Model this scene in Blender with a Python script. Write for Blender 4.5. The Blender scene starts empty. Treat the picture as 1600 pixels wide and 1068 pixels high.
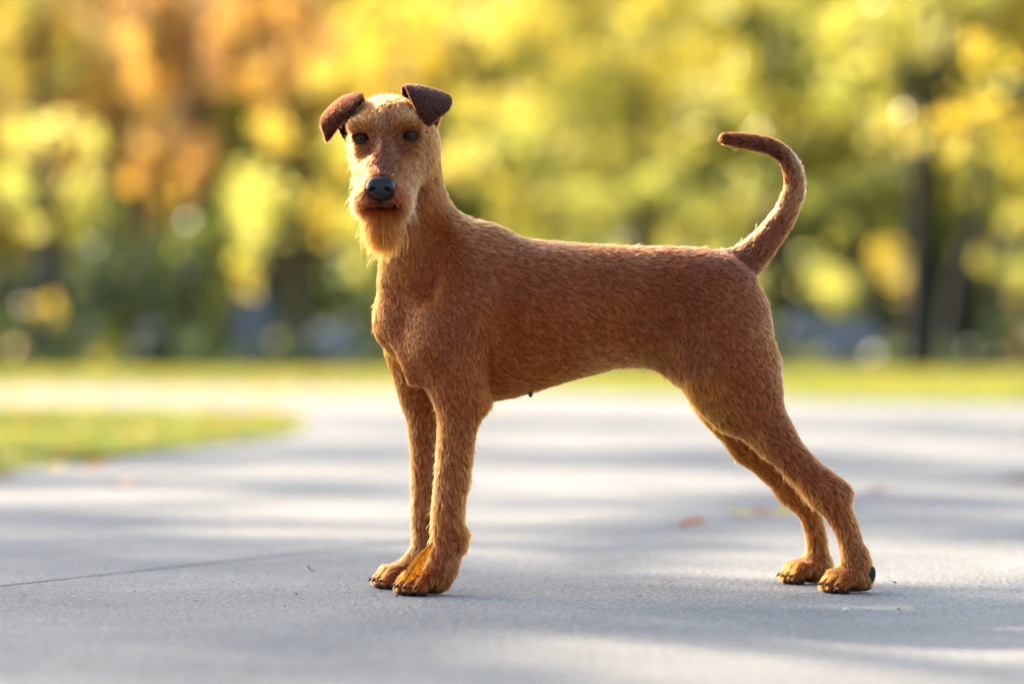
import bpy, bmesh, math, random
import numpy as np
from mathutils import Vector, kdtree

random.seed(7)
rng = np.random.default_rng(7)
sc = bpy.context.scene
COL = sc.collection

# ------------------------------------------------------------------ camera, sky, sun, exposure
CAM_D, CAM_H, FPX = 5.24, 0.34, 6000.0      # metres to the dog, lens height, focal length in photo pixels
cam_data = bpy.data.cameras.new("camera")
cam_data.lens = 135.0
cam_data.sensor_width = 36.0
cam_data.clip_start = 0.1
cam_data.clip_end = 3000.0
cam_data.dof.use_dof = True
cam_data.dof.focus_distance = CAM_D - 0.06
cam_data.dof.aperture_fstop = 2.5
cam = bpy.data.objects.new("camera", cam_data)
cam.location = (0, -CAM_D, CAM_H)
cam.rotation_euler = (math.radians(90), 0, 0)
COL.objects.link(cam)
sc.camera = cam

SUN_EL, SUN_AZ = math.radians(30), math.radians(38)    # azimuth: left of straight ahead
to_sun = Vector((-math.sin(SUN_AZ) * math.cos(SUN_EL), math.cos(SUN_AZ) * math.cos(SUN_EL), math.sin(SUN_EL)))
world = bpy.data.worlds.new("World")
sc.world = world
world.use_nodes = True
wn = world.node_tree
sky = wn.nodes.new("ShaderNodeTexSky")
sky.sky_type = 'NISHITA'
sky.sun_disc = False
sky.sun_elevation = SUN_EL
sky.sun_rotation = -SUN_AZ
sky.dust_density = 2.0
bg = wn.nodes["Background"]
bg.inputs["Strength"].default_value = 0.15
wn.links.new(sky.outputs[0], bg.inputs[0])
sun_data = bpy.data.lights.new("sun", 'SUN')
sun_data.energy = 3.9
sun_data.angle = math.radians(0.53)
sun_data.color = (1.0, 0.88, 0.72)
sun = bpy.data.objects.new("sun", sun_data)
sun.rotation_euler = to_sun.to_track_quat('Z', 'Y').to_euler()
sun.location = to_sun * 60
COL.objects.link(sun)
sc.view_settings.view_transform = 'Standard'
sc.view_settings.look = 'None'
sc.view_settings.gamma = 1.0
sc.view_settings.exposure = 1.80
sc.view_settings.use_white_balance = True      # the camera's daylight-shade setting
sc.view_settings.white_balance_temperature = 6850
sc.view_settings.white_balance_tint = 10
sc.render.engine = 'CYCLES'
sc.cycles.use_denoising = True
sc.cycles.max_bounces = 10
sc.cycles.transmission_bounces = 8
sc.cycles.diffuse_bounces = 4
sc.cycles.caustics_reflective = False
sc.cycles.caustics_refractive = False
sc.cycles_curves.shape = 'RIBBONS'
sc.cycles_curves.subdivisions = 2

# ------------------------------------------------------------------ helpers
def W(px, py, y=0.0):
    d = CAM_D + y
    return np.array([(px - 800) * d / FPX, y, CAM_H - (py - 534) * d / FPX])

def lin(c):
    c = np.asarray(c, float) / 255.0
    return np.where(c <= 0.04045, c / 12.92, ((c + 0.055) / 1.055) ** 2.4)

def put(o, parent=None):
    COL.objects.link(o)
    if parent is not None:
        o.parent = parent
    return o

def tag(o, label=None, category=None, group=None, kind=None):
    if label: o["label"] = label
    if category: o["category"] = category
    if group: o["group"] = group
    if kind: o["kind"] = kind
    return o

def empty(name, loc):
    o = bpy.data.objects.new(name, None)
    o.location = loc
    o.empty_display_size = 0.05
    return put(o)

def mesh_obj(name, verts, faces, mat, parent=None, smooth=True):
    me = bpy.data.meshes.new(name)
    me.from_pydata([tuple(v) for v in verts], [], [tuple(int(i) for i in f) for f in faces])
    me.materials.append(mat)
    if smooth:
        me.polygons.foreach_set("use_smooth", [True] * len(me.polygons))
    me.update()
    o = bpy.data.objects.new(name, me)
    put(o)
    if parent is not None:
        o.parent = parent
        o.location = -Vector(parent.location) if parent.parent is None else (0, 0, 0)
    return o

def quads_mesh(name, verts, mat, colors=None):
    """verts: (n,4,3) array -> fast mesh of loose quads, colour per quad"""
    n = len(verts)
    me = bpy.data.meshes.new(name)
    me.vertices.add(n * 4)
    me.vertices.foreach_set("co", np.ascontiguousarray(verts, dtype=np.float32).ravel())
    me.loops.add(n * 4)
    me.loops.foreach_set("vertex_index", np.arange(n * 4, dtype=np.int32))
    me.polygons.add(n)
    me.polygons.foreach_set("loop_start", np.arange(0, n * 4, 4, dtype=np.int32))
    me.polygons.foreach_set("loop_total", np.full(n, 4, dtype=np.int32))
    if colors is not None:
        at = me.attributes.new("leaf_color", 'FLOAT_COLOR', 'FACE')
        c = np.ones((n, 4), dtype=np.float32)
        c[:, :3] = colors
        at.data.foreach_set("color", c.ravel())
    me.materials.append(mat)
    me.update()
    me.validate()
    return me

# ------------------------------------------------------------------ materials
def new_mat(name):
    m = bpy.data.materials.new(name)
    m.use_nodes = True
    nt = m.node_tree
    return m, nt, nt.nodes["Principled BSDF"], nt.nodes["Material Output"]

def simple_mat(name, rgb, rough=0.6, spec=0.5, noise=None, bump=0.0):
    m, nt, p, out = new_mat(name)
    p.inputs["Base Color"].default_value = (*rgb, 1)
    p.inputs["Roughness"].default_value = rough
    p.inputs["Specular IOR Level"].default_value = spec
    if noise:
        geo = nt.nodes.new("ShaderNodeNewGeometry")
        nz = nt.nodes.new("ShaderNodeTexNoise")
        nz.inputs["Scale"].default_value = noise
        nz.inputs["Detail"].default_value = 5
        nt.links.new(geo.outputs["Position"], nz.inputs["Vector"])
        mx = nt.nodes.new("ShaderNodeMix"); mx.data_type = 'RGBA'
        mx.inputs[6].default_value = (*[c * 0.6 for c in rgb], 1)
        mx.inputs[7].default_value = (*[min(1, c * 1.35) for c in rgb], 1)
        nt.links.new(nz.outputs["Fac"], mx.inputs[0])
        nt.links.new(mx.outputs[2], p.inputs["Base Color"])
        if bump:
            b = nt.nodes.new("ShaderNodeBump")
            b.inputs["Strength"].default_value = bump
            b.inputs["Distance"].default_value = 0.02
            nt.links.new(nz.outputs["Fac"], b.inputs["Height"])
            nt.links.new(b.outputs[0], p.inputs["Normal"])
    return m

def leaf_mat(name, trans=0.55, attr=True, rgb=(0.3, 0.2, 0.02), gloss=0.06):
    m, nt, p, out = new_mat(name)
    nt.nodes.remove(p)
    dif = nt.nodes.new("ShaderNodeBsdfDiffuse")
    tr = nt.nodes.new("ShaderNodeBsdfTranslucent")
    gl = nt.nodes.new("ShaderNodeBsdfGlossy"); gl.inputs["Roughness"].default_value = 0.35
    mx = nt.nodes.new("ShaderNodeMixShader"); mx.inputs[0].default_value = trans
    mg = nt.nodes.new("ShaderNodeMixShader"); mg.inputs[0].default_value = gloss
    if attr:
        a = nt.nodes.new("ShaderNodeAttribute"); a.attribute_name = "leaf_color"
        nt.links.new(a.outputs["Color"], dif.inputs[0]); nt.links.new(a.outputs["Color"], tr.inputs[0])
    else:
        tc = nt.nodes.new("ShaderNodeTexCoord"); nz = nt.nodes.new("ShaderNodeTexNoise"); nz.inputs["Scale"].default_value = 160; nz.inputs["Detail"].default_value = 5
        nt.links.new(tc.outputs["Object"], nz.inputs["Vector"])
        rp = nt.nodes.new("ShaderNodeValToRGB")
        rp.color_ramp.elements[0].position = .36; rp.color_ramp.elements[0].color = (rgb[0] * .5, rgb[1] * .38, rgb[2] * .4, 1)
        rp.color_ramp.elements[1].position = .56; rp.color_ramp.elements[1].color = (*rgb, 1)
        nt.links.new(nz.outputs["Fac"], rp.inputs[0])
        nt.links.new(rp.outputs[0], dif.inputs[0]); nt.links.new(rp.outputs[0], tr.inputs[0])
    nt.links.new(dif.outputs[0], mx.inputs[1]); nt.links.new(tr.outputs[0], mx.inputs[2])
    nt.links.new(mx.outputs[0], mg.inputs[1]); nt.links.new(gl.outputs[0], mg.inputs[2])
    nt.links.new(mg.outputs[0], out.inputs["Surface"])
    return m

M_leaf = leaf_mat("leaves", trans=0.6)
M_bark = simple_mat("bark", (0.032, 0.026, 0.022), 0.9, 0.2, noise=9, bump=0.6)
M_soil = simple_mat("meadow_soil", (0.10, 0.10, 0.035), 0.95, 0.1, noise=1.5)
M_turf = simple_mat("turf", (0.10, 0.13, 0.03), 0.95, 0.1, noise=3)
M_stone = simple_mat("grey_stone", (0.15, 0.16, 0.18), 0.8, 0.3, noise=14, bump=0.4)

def concrete_mat():
    m, nt, p, out = new_mat("concrete")
    N, L = nt.nodes, nt.links
    geo = N.new("ShaderNodeNewGeometry")
    fine = N.new("ShaderNodeTexNoise"); fine.inputs["Scale"].default_value = 110; fine.inputs["Detail"].default_value = 5; fine.inputs["Roughness"].default_value = 0.75
    grit = N.new("ShaderNodeTexVoronoi"); grit.inputs["Scale"].default_value = 150
    big = N.new("ShaderNodeTexNoise"); big.inputs["Scale"].default_value = 2.3; big.inputs["Detail"].default_value = 6
    mid = N.new("ShaderNodeTexNoise"); mid.inputs["Scale"].default_value = 28; mid.inputs["Detail"].default_value = 4
    for t in (fine, grit, big, mid):
        L.new(geo.outputs["Position"], t.inputs["Vector"])
    r1 = N.new("ShaderNodeValToRGB")
    r1.color_ramp.elements[0].position = 0.30; r1.color_ramp.elements[0].color = (0.11, 0.112, 0.112, 1)
    r1.color_ramp.elements[1].position = 0.66; r1.color_ramp.elements[1].color = (0.44, 0.43, 0.395, 1)
    L.new(fine.outputs["Fac"], r1.inputs[0])
    r2 = N.new("ShaderNodeValToRGB")
    r2.color_ramp.elements[0].position = 0.30; r2.color_ramp.elements[0].color = (0.70, 0.705, 0.73, 1)
    r2.color_ramp.elements[1].position = 0.70; r2.color_ramp.elements[1].color = (1.12, 1.09, 1.04, 1)
    L.new(big.outputs["Fac"], r2.inputs[0])
    r3 = N.new("ShaderNodeValToRGB")
    r3.color_ramp.elements[0].position = 0.35; r3.color_ramp.elements[0].color = (0.9, 0.9, 0.9, 1)
    r3.color_ramp.elements[1].position = 0.65; r3.color_ramp.elements[1].color = (1.05, 1.05, 1.05, 1)
    L.new(mid.outputs["Fac"], r3.inputs[0])
    m1 = N.new("ShaderNodeMix"); m1.data_type = 'RGBA'; m1.blend_type = 'MULTIPLY'; m1.inputs[0].default_value = 1
    m2 = N.new("ShaderNodeMix"); m2.data_type = 'RGBA'; m2.blend_type = 'MULTIPLY'; m2.inputs[0].default_value = 1
    L.new(r1.outputs[0], m1.inputs[6]); L.new(r2.outputs[0], m1.inputs[7])
    L.new(m1.outputs[2], m2.inputs[6]); L.new(r3.outputs[0], m2.inputs[7])
    L.new(m2.outputs[2], p.inputs["Base Color"])
    p.inputs["Roughness"].default_value = 0.85
    p.inputs["Specular IOR Level"].default_value = 0.3
    b = N.new("ShaderNodeBump"); b.inputs["Strength"].default_value = 1.0; b.inputs["Distance"].default_value = 0.004
    ad = N.new("ShaderNodeMath"); ad.operation = 'ADD'
    L.new(fine.outputs["Fac"], ad.inputs[0]); L.new(grit.outputs["Distance"], ad.inputs[1])
    L.new(ad.outputs[0], b.inputs["Height"]); L.new(b.outputs[0], p.inputs["Normal"])
    return m
M_conc = concrete_mat()
M_joint = simple_mat("joint_dirt", (0.11, 0.10, 0.09), 0.95, 0.1, noise=120)

# ------------------------------------------------------------------ ground, path, lawns
g = mesh_obj("ground", [(-900, -300, -0.06), (900, -300, -0.06), (900, 1500, -0.06), (-900, 1500, -0.06)], [(0, 1, 2, 3)], M_soil, smooth=False)
tag(g, kind="structure")
path = mesh_obj("path", [(-30, -14, -0.012), (30, -14, -0.012), (30, 34, -0.012), (-30, 34, -0.012)], [(0, 1, 2, 3)], M_joint, smooth=False)
tag(path, kind="structure")

# concrete slabs in a skewed bond: one long joint runs back past the dog's forefeet
jd = Vector((0.4124, 0.9110)); jn = Vector((0.9110, -0.4124))
SW, SL, GAP = 3.0, 5.0, 0.0045
bm = bmesh.new()
vs = [bm.verts.new((a * (SW - GAP) / 2, b * (SL - GAP) / 2, 0)) for a, b in ((-1, -1), (1, -1), (1, 1), (-1, 1))]
bm.faces.new(vs)
ext = bmesh.ops.extrude_face_region(bm, geom=list(bm.faces))
for v in [e for e in ext["geom"] if isinstance(e, bmesh.types.BMVert)]:
    v.co.z -= 0.011
bmesh.ops.recalc_face_normals(bm, faces=bm.faces)
top_edges = [e for e in bm.edges if all(abs(v.co.z) < 1e-6 for v in e.verts)]
bmesh.ops.bevel(bm, geom=top_edges, offset=0.004, segments=2, affect='EDGES')
slab_me = bpy.data.meshes.new("slab"); bm.to_mesh(slab_me); bm.free()
slab_me.materials.append(M_conc)
j0 = Vector((-0.714, 0.114)).dot(jn)
for i in range(-9, 8):
    for k in range(-3, 8):
        c = jn * (j0 + SW * (i + 0.5)) + jd * (-2.05 + SL * (k + 0.5) + (1.7 if i % 2 else 0))
        if not (-13 < c.x < 13 and -9 < c.y < 31):
            continue
        o = bpy.data.objects.new("slab", slab_me)
        o.location = (c.x, c.y, 0.0)
        o.rotation_euler = (0, 0, math.atan2(-jd.x, jd.y))
        put(o, path)

def turf_sheet(name, outline, label_mat, h=0.010):
    n = len(outline)
    cx = sum(p[0] for p in outline) / n; cy = sum(p[1] for p in outline) / n
    v, f = [], []
    for s, z in ((1.0, 0.0), (0.995, h * 0.7), (0.97, h)):
        v += [(cx + (x - cx) * s, cy + (y - cy) * s, z) for x, y in outline]
    v.append((cx, cy, h + 0.002))
    for r in range(2):
        for i in range(n):
            j = (i + 1) % n
            f.append((r * n + i, r * n + j, (r + 1) * n + j, (r + 1) * n + i))
    for i in range(n):
        f.append((2 * n + i, 2 * n + (i + 1) % n, 3 * n))
    o = mesh_obj(name, v, f, label_mat)
    return tag(o, kind="structure")

def inside(poly, x, y):
    c = np.zeros(len(x), bool)
    n = len(poly)
    for i in range(n):
        x1, y1 = poly[i]; x2, y2 = poly[(i + 1) % n]
        if y1 == y2: continue
        hit = ((y1 > y) != (y2 > y)) & (x < (x2 - x1) * (y - y1) / (y2 - y1) + x1)
        c ^= hit
    return c

# rounded tongue of lawn on the left
isl = [(-9, 2.4), (-4, 3.0), (-2.2, 3.9), (-1.333, 4.76), (-1.19, 5.73), (-1.09, 6.45), (-1.0, 7.15), (-.90, 7.9), (-.82, 8.6), (-.80, 9.3), (-.83, 10.2), (-.93, 11.2), (-1.12, 12.2), (-1.45, 13.0), (-2.0, 13.6), (-2.8, 13.9), (-5, 13.9), (-9, 13.5)]
turf_sheet("lawn", isl, M_turf)
far = [(-32, 27.5), (-14, 26.5), (-4.5, 25.5), (-1.5, 23.5), (0.3, 20.5), (2.0, 16.5), (3.5, 15.2), (6.5, 14.6), (14, 14.0), (32, 13.0), (34, 36.5), (-34, 36.5)]
turf_sheet("lawn", far, M_turf)

M_grass = leaf_mat("grass_blades", trans=0.45)
def grass(name, poly, box, n, hgt, wid, cols, label, z0):
    x = rng.uniform(box[0], box[1], n); y = rng.uniform(box[2], box[3], n)
    k = inside(poly, x, y); x, y = x[k], y[k]; n = len(x)
    a = rng.uniform(0, 2 * math.pi, n); h = hgt * rng.uniform(0.5, 1.3, n); w = wid * rng.uniform(0.6, 1.4, n)
    lx, ly = rng.normal(0, 0.45, n) * h, rng.normal(0, 0.45, n) * h
    q = np.zeros((n, 4, 3))
    dx, dy = np.cos(a) * w / 2, np.sin(a) * w / 2
    q[:, 0] = np.stack([x - dx, y - dy, np.full(n, z0)], 1)
    q[:, 1] = np.stack([x + dx, y + dy, np.full(n, z0)], 1)
    q[:, 2] = np.stack([x + dx * 0.35 + lx, y + dy * 0.35 + ly, z0 + h], 1)
    q[:, 3] = np.stack([x - dx * 0.35 + lx, y - dy * 0.35 + ly, z0 + h], 1)
    c = lin(cols)[rng.integers(0, len(cols), n)] * rng.uniform(0.7, 1.25, (n, 1))
    o = put(bpy.data.objects.new(name, quads_mesh(name, q, M_grass, c)))
    return tag(o, label, "grass", kind="stuff")

grass("grass", isl, (-4.5, -0.6, 3.0, 14.0), 90000, 0.026, 0.006,
      [(146, 152, 60), (168, 168, 72), (186, 180, 84), (128, 138, 52)],
      "short green grass on the rounded tongue of lawn at left", 0.008)
grass("grass", far, (-9, 9, 13.5, 36.6), 120000, 0.035, 0.016,
      [(150, 156, 48), (172, 168, 60), (190, 180, 72), (132, 144, 40)],
      "sunlit yellow-green grass of the far lawn below the trees", 0.008)

# leaf litter scattered on the grass and the far bend of the path
M_litter = leaf_mat("fallen_leaf", trans=0.3)
def litter(n, xr, yr, z, cols, poly=None):
    x = rng.uniform(*xr, n); y = rng.uniform(*yr, n)
    if poly is not None:
        k = inside(poly, x, y); x, y = x[k], y[k]; n = len(x)
    s = rng.uniform(0.02, 0.045, n); a = rng.uniform(0, 6.28, n)
    q = np.zeros((n, 4, 3))
    for i, (u, v) in enumerate(((-1, 0), (0, -0.6), (1, 0), (0, 0.6))):
        q[:, i, 0] = x + s * (u * np.cos(a) - v * np.sin(a))
        q[:, i, 1] = y + s * (u * np.sin(a) + v * np.cos(a))
        q[:, i, 2] = z + rng.uniform(0.002, 0.03, n)
    return q, lin(cols)[rng.integers(0, len(cols), n)] * rng.uniform(0.8, 1.2, (n, 1))
lit_cols = [(236, 190, 70), (226, 160, 50), (214, 130, 40), (240, 205, 110)]
qa, ca = litter(140, (-3, -0.8), (4.6, 13.3), 0.022, lit_cols, isl)
qb, cb = litter(2600, (-8, 8), (14, 42), 0.026, lit_cols, far)
qc, cc = litter(900, (-5, 0), (13.5, 26), 0.004, [(240, 215, 140), (236, 200, 110)])
lt = put(bpy.data.objects.new("fallen_leaves", quads_mesh("fallen_leaves", np.concatenate([qa, qb, qc]), M_litter, np.concatenate([ca, cb, cc]))))
tag(lt, "yellow and orange leaves strewn over the lawns and far path", "leaves", kind="stuff")

# ------------------------------------------------------------------ trees
def tube(v, f, pts, rad, seg=8):
    base = len(v)
    pts = [Vector(p) for p in pts]
    for i, p in enumerate(pts):
        t = (pts[min(i + 1, len(pts) - 1)] - pts[max(i - 1, 0)]).normalized()
        a = t.orthogonal().normalized(); b = t.cross(a)
        for s in range(seg):
            th = 2 * math.pi * s / seg
            v.append(p + (a * math.cos(th) + b * math.sin(th)) * rad[i] * (1 + 0.12 * math.sin(3 * th + i)))
    for i in range(len(pts) - 1):
        for s in range(seg):
            s2 = (s + 1) % seg
            f.append((base + i * seg + s, base + i * seg + s2, base + (i + 1) * seg + s2, base + (i + 1) * seg + s))

def leaves_in(clumps, size, dens):
    Q, C = [], []
    for (c, r, cols, dm) in clumps:
        c = np.asarray(c, float); r = np.asarray(r, float)
        n = max(30, int(4.19 * r[0] * r[1] * r[2] * dens * dm))
        # sub-clumps make the crown uneven, with gaps
        ns = max(4, int(n / 55))
        d = rng.normal(size=(ns, 3)); d /= np.linalg.norm(d, axis=1)[:, None]
        sc_ = d * rng.uniform(0.35, 1.0, (ns, 1)) ** 0.6
        k = rng.integers(0, ns, n)
        p = c + (sc_[k] + rng.normal(0, 0.22, (n, 3))) * r
        p[:, 2] = np.maximum(p[:, 2], 0.05)
        u = rng.normal(size=(n, 3)); u /= np.linalg.norm(u, axis=1)[:, None]
        w = np.cross(u, rng.normal(size=(n, 3))); w /= np.linalg.norm(w, axis=1)[:, None]
        s = size * rng.uniform(0.6, 1.3, (n, 1))
        q = np.stack([p - u * s, p - w * s * 0.55, p + u * s, p + w * s * 0.55], 1)
        cl = lin(cols); cl = cl * .95 + cl.mean(1, keepdims=True) * .05
        tone = rng.integers(0, len(cl), ns)[k]
        jit = rng.random(n) < 0.35
        tone[jit] = rng.integers(0, len(cl), jit.sum())
        Q.append(q); C.append(cl[tone] * rng.uniform(0.75, 1.2, (n, 1)))
    return np.concatenate(Q), np.concatenate(C)

def tree(name, base, trunk, r0, clumps, label, category="tree", size=0.075, dens=230, group=None):
    """base: ground point; trunk: points of the stem (absolute); clumps: [(centre, radii, colours, density)]"""
    root = empty(name, (base[0], base[1], 0))
    v, f = [], []
    pts = [Vector((base[0], base[1], -0.05))] + [Vector(p) for p in trunk]
    n = len(pts)
    tube(v, f, pts, [r0 * (1.35 if i == 0 else 1 - 0.7 * i / n) for i in range(n)])
    for (c, r, cols, dm) in clumps:
        a = pts[-1] if c[2] > pts[-1].z else min(pts[1:], key=lambda q: (q - Vector(c)).length)
        c = Vector(c)
        m = (a + c) / 2 + Vector((0, 0, -0.08 * (c - a).length))
        tube(v, f, [a, m, c], [r0 * 0.4, r0 * 0.25, r0 * 0.08], 6)
        for q in range(4):
            e = c + Vector((random.uniform(-.8, .8) * r[0], random.uniform(-.8, .8) * r[1], random.uniform(-.5, .8) * r[2]))
            tube(v, f, [m, (m + e) / 2 + Vector((0, 0, 0.1)), e], [r0 * 0.18, r0 * 0.12, r0 * 0.04], 5)
    mesh_obj("trunk", v, f, M_bark, root)
    Q, C = leaves_in(clumps, size, dens)
    Q = Q - np.array([base[0], base[1], 0])
    put(bpy.data.objects.new("crown", quads_mesh("crown", Q, M_leaf, C)), root)
    return tag(root, label, category, group)

def at(px, py, D):
    return ((px - 800) / FPX * D, D - CAM_D, CAM_H - (py - 534) / FPX * D)
def cl(px, py, D, rx, rz, cols, dm=1.0, ry=None):
    """clump centred on what stands at that bearing D metres off; radii given in photo pixels"""
    k = D / FPX
    return (at(px, py, D), (rx * k, (ry if ry else (rx + rz) / 2) * k, rz * k), cols, dm)

YEL = [(255, 226, 70), (252, 214, 60), (250, 230, 100), (242, 214, 70)]
LIME = [(244, 234, 110), (232, 226, 96), (220, 218, 86), (250, 238, 134)]
OLV = [(206, 196, 66), (184, 180, 62), (224, 206, 70), (160, 162, 56)]
GRN = [(92, 108, 46), (74, 92, 42), (112, 120, 48), (62, 78, 38)]
DRK = [(50, 66, 44), (40, 54, 40), (64, 78, 46)]
ORG = [(255, 204, 70), (255, 192, 62), (250, 182, 60), (255, 214, 90)]
RUS = [(230, 174, 84), (238, 182, 84), (206, 158, 88), (190, 160, 108)]
GLD = [(255, 226, 60), (255, 216, 50), (252, 230, 90)]

def stem(px, D, *pts):
    return at(px, 534, D)[:2], [at(a, b, D) for a, b in pts]

b_, t_ = stem(232, 56, (232, 420), (230, 250), (232, 80))
tree("tree", b_, t_, 0.16, [cl(225, 150, 56, 48, 110, ORG), cl(228, 300, 56, 42, 70, ORG), cl(235, 10, 56, 55, 90, RUS)],
     "tall narrow tree with glowing orange leaves at upper left")
b_, t_ = stem(300, 58, (300, 400), (305, 250), (305, 60))
tree("tree", b_, t_, 0.16, [cl(308, 200, 58, 38, 90, RUS + ORG[:2]), cl(320, 60, 58, 60, 80, RUS), cl(315, 300, 58, 34, 40, ORG)],
     "slim rust-orange tree just right of the tall orange tree")
b_, t_ = stem(420, 57, (425, 400), (430, 200), (430, 50))
tree("tree", b_, t_, 0.18, [cl(430, 50, 57, 85, 85, RUS + ORG), cl(415, 160, 57, 48, 55, ORG + RUS), cl(500, 20, 57, 60, 60, RUS)],
     "broad rusty orange tree at the top between orange and yellow trees")
b_, t_ = stem(60, 60, (70, 400), (65, 200), (60, 60))
tree("tree", b_, t_, 0.2, [cl(60, 150, 60, 55, 80, GRN), cl(110, 60, 60, 70, 90, RUS + OLV), cl(15, 70, 60, 40, 120, ORG + OLV), cl(60, 10, 60, 60, 60, OLV + GRN)],
     "mixed green and copper tree in the upper left corner")
b_, t_ = stem(90, 46, (95, 500), (90, 400), (85, 330))
tree("tree", b_, t_, 0.13, [cl(60, 260, 46, 90, 70, LIME), cl(130, 220, 46, 55, 50, LIME + YEL), cl(20, 330, 46, 70, 45, LIME + OLV), cl(110, 340, 46, 60, 30, OLV)],
     "small yellow-green tree with a dark stem at the left edge")
for px, py, rx, rz, cols, lab in ((200, 430, 90, 90, GRN, "large dark green shrub left of the upright grey block"),
                                 (300, 400, 60, 75, GRN + OLV[3:], "olive green shrub beside the pale yellow tree's foot"),
                                 (130, 470, 60, 70, GRN + DRK, "dark leafy shrub behind the small yellow-green tree"),
                                 (300, 510, 60, 55, GRN + OLV[1:2], "low rounded green bush on the lawn edge at left"),
                                 (10, 440, 50, 75, DRK, "near-black evergreen bush cut by the left edge")):
    D = 42.6 + rx / 60
    b_, t_ = stem(px, D, (px, 560), (px + 4, py))
    tree("shrub", b_, t_, 0.07, [cl(px, py, D, rx, rz, cols, 2.2), cl(px - 20, py + 70, D, rx * .8, 50, cols, 1.6)], lab, "shrub")
for px, py, r, lab in ((72, 490, 20, "small yellow bush in front of the dark shrub at left"), (28, 548, 28, "low yellow bush at the left edge by the lawn"), (138, 562, 20, "tiny yellow bush right of the dark stem at left")):
    b_, t_ = stem(px, 44, (px, 565), (px, py))
    tree("shrub", b_, t_, 0.03, [cl(px, py, 44, r, r, YEL + LIME)], lab, "shrub")
b_, t_ = stem(480, 50, (478, 470), (470, 380), (480, 280))
tree("tree", b_, t_, 0.15, [cl(440, 330, 50, 75, 90, LIME), cl(500, 260, 50, 80, 80, LIME + YEL), cl(400, 400, 50, 45, 50, YEL + LIME), cl(530, 380, 50, 70, 70, LIME + OLV), cl(470, 190, 50, 60, 50, YEL)],
     "pale yellow-green tree glowing behind the dog's head")
b_, t_ = stem(700, 54, (700, 460), (690, 300), (680, 120))
tree("tree", b_, t_, 0.2, [cl(620, 70, 54, 100, 100, YEL), cl(740, 50, 54, 110, 90, YEL + LIME), cl(830, 110, 54, 90, 80, OLV + YEL), cl(680, 190, 54, 100, 70, LIME + YEL), cl(560, 130, 54, 70, 70, YEL)],
     "bright yellow tree at the top centre above the dog's neck")
b_, t_ = stem(780, 49, (780, 480), (785, 380), (790, 300))
tree("tree", b_, t_, 0.12, [cl(760, 290, 49, 80, 70, YEL + OLV), cl(850, 250, 49, 90, 80, LIME + OLV), cl(820, 340, 49, 80, 60, YEL + OLV)],
     "yellow and olive tree right above the dog's shoulders")
b_, t_ = stem(1000, 53, (1000, 460), (1000, 300), (1000, 120))
tree("tree", b_, t_, 0.2, [cl(930, 90, 53, 100, 110, OLV), cl(1050, 60, 53, 100, 90, OLV + YEL), cl(1010, 200, 53, 110, 90, LIME + OLV), cl(920, 260, 53, 80, 80, OLV), cl(1100, 300, 53, 90, 80, LIME + OLV)],
     "olive-yellow tree at the top above the dog's back")
b_, t_ = stem(1090, 50, (1090, 470), (1080, 400), (1080, 340))
tree("tree", b_, t_, 0.12, [cl(1000, 330, 50, 90, 60, LIME), cl(1110, 360, 50, 70, 50, LIME + YEL), cl(900, 350, 50, 60, 40, OLV + LIME)],
     "low lime-yellow tree just above the dog's rump")
b_, t_ = stem(1230, 48, (1225, 480), (1195, 380), (1215, 250))
tree("tree", b_, t_, 0.13, [cl(1200, 140, 48, 90, 80, OLV), cl(1260, 60, 48, 110, 90, OLV + GRN), cl(1220, 300, 48, 80, 60, OLV + GRN), cl(1180, 20, 48, 70, 60, YEL + OLV), cl(1235, 180, 48, 30, 30, GLD)],
     "olive tree behind the curled tail with a thin leaning stem")
b_, t_ = stem(1440, 42.5, (1438, 440), (1436, 330), (1440, 200))
tree("tree", b_, t_, 0.17, [cl(1400, 60, 44, 120, 90, OLV + LIME), cl(1340, 200, 44, 80, 80, OLV + LIME), cl(1420, 270, 46, 100, 50, OLV + GRN), cl(1500, 20, 44, 100, 70, LIME + OLV)],
     "tree with a straight dark trunk at right, left one of the pair")
b_, t_ = stem(1492, 43, (1498, 450), (1520, 360), (1535, 250))
tree("tree", b_, t_, 0.15, [cl(1550, 270, 46, 80, 55, OLV), cl(1580, 180, 46, 70, 70, OLV + GRN), cl(1595, 350, 48, 40, 50, LIME + OLV)],
     "tree with a dark trunk leaning right, right one of the pair")
b_, t_ = stem(1400, 47, (1370, 480), (1345, 400), (1340, 330))
tree("tree", b_, t_, 0.12, [cl(1320, 310, 47, 60, 45, OLV + GRN), cl(1290, 380, 47, 50, 40, LIME + OLV)],
     "thin dark tree leaning left behind the grey rocks")
b_, t_ = stem(1555, 52, (1555, 460), (1550, 380))
tree("tree", b_, t_, 0.09, [cl(1560, 420, 52, 60, 50, OLV + LIME), cl(1595, 500, 52, 40, 50, RUS)],
     "slender dark-stemmed tree near the right edge with russet undergrowth")
b_, t_ = stem(1385, 58, (1385, 480), (1385, 420))
tree("shrub", b_, t_, 0.06, [cl(1385, 410, 58, 42, 60, YEL), cl(1280, 440, 58, 70, 50, LIME)], "glowing yellow bush seen between the dark trunks at right", "shrub")
b_, t_ = stem(1660, 30, (1660, 400), (1640, 250), (1600, 180))
tree("tree", b_, t_, 0.08, [cl(1570, 160, 30, 90, 75, GLD, 2.5), cl(1460, 195, 30, 80, 55, GLD, 2.2), cl(1530, 250, 30, 75, 45, GLD, 2.0), cl(1385, 200, 30, 50, 26, GLD, 1.2), cl(1525, 85, 30, 26, 24, GLD, 3)],
     "nearer golden-yellow tree reaching in from the right edge", size=0.05)
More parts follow.
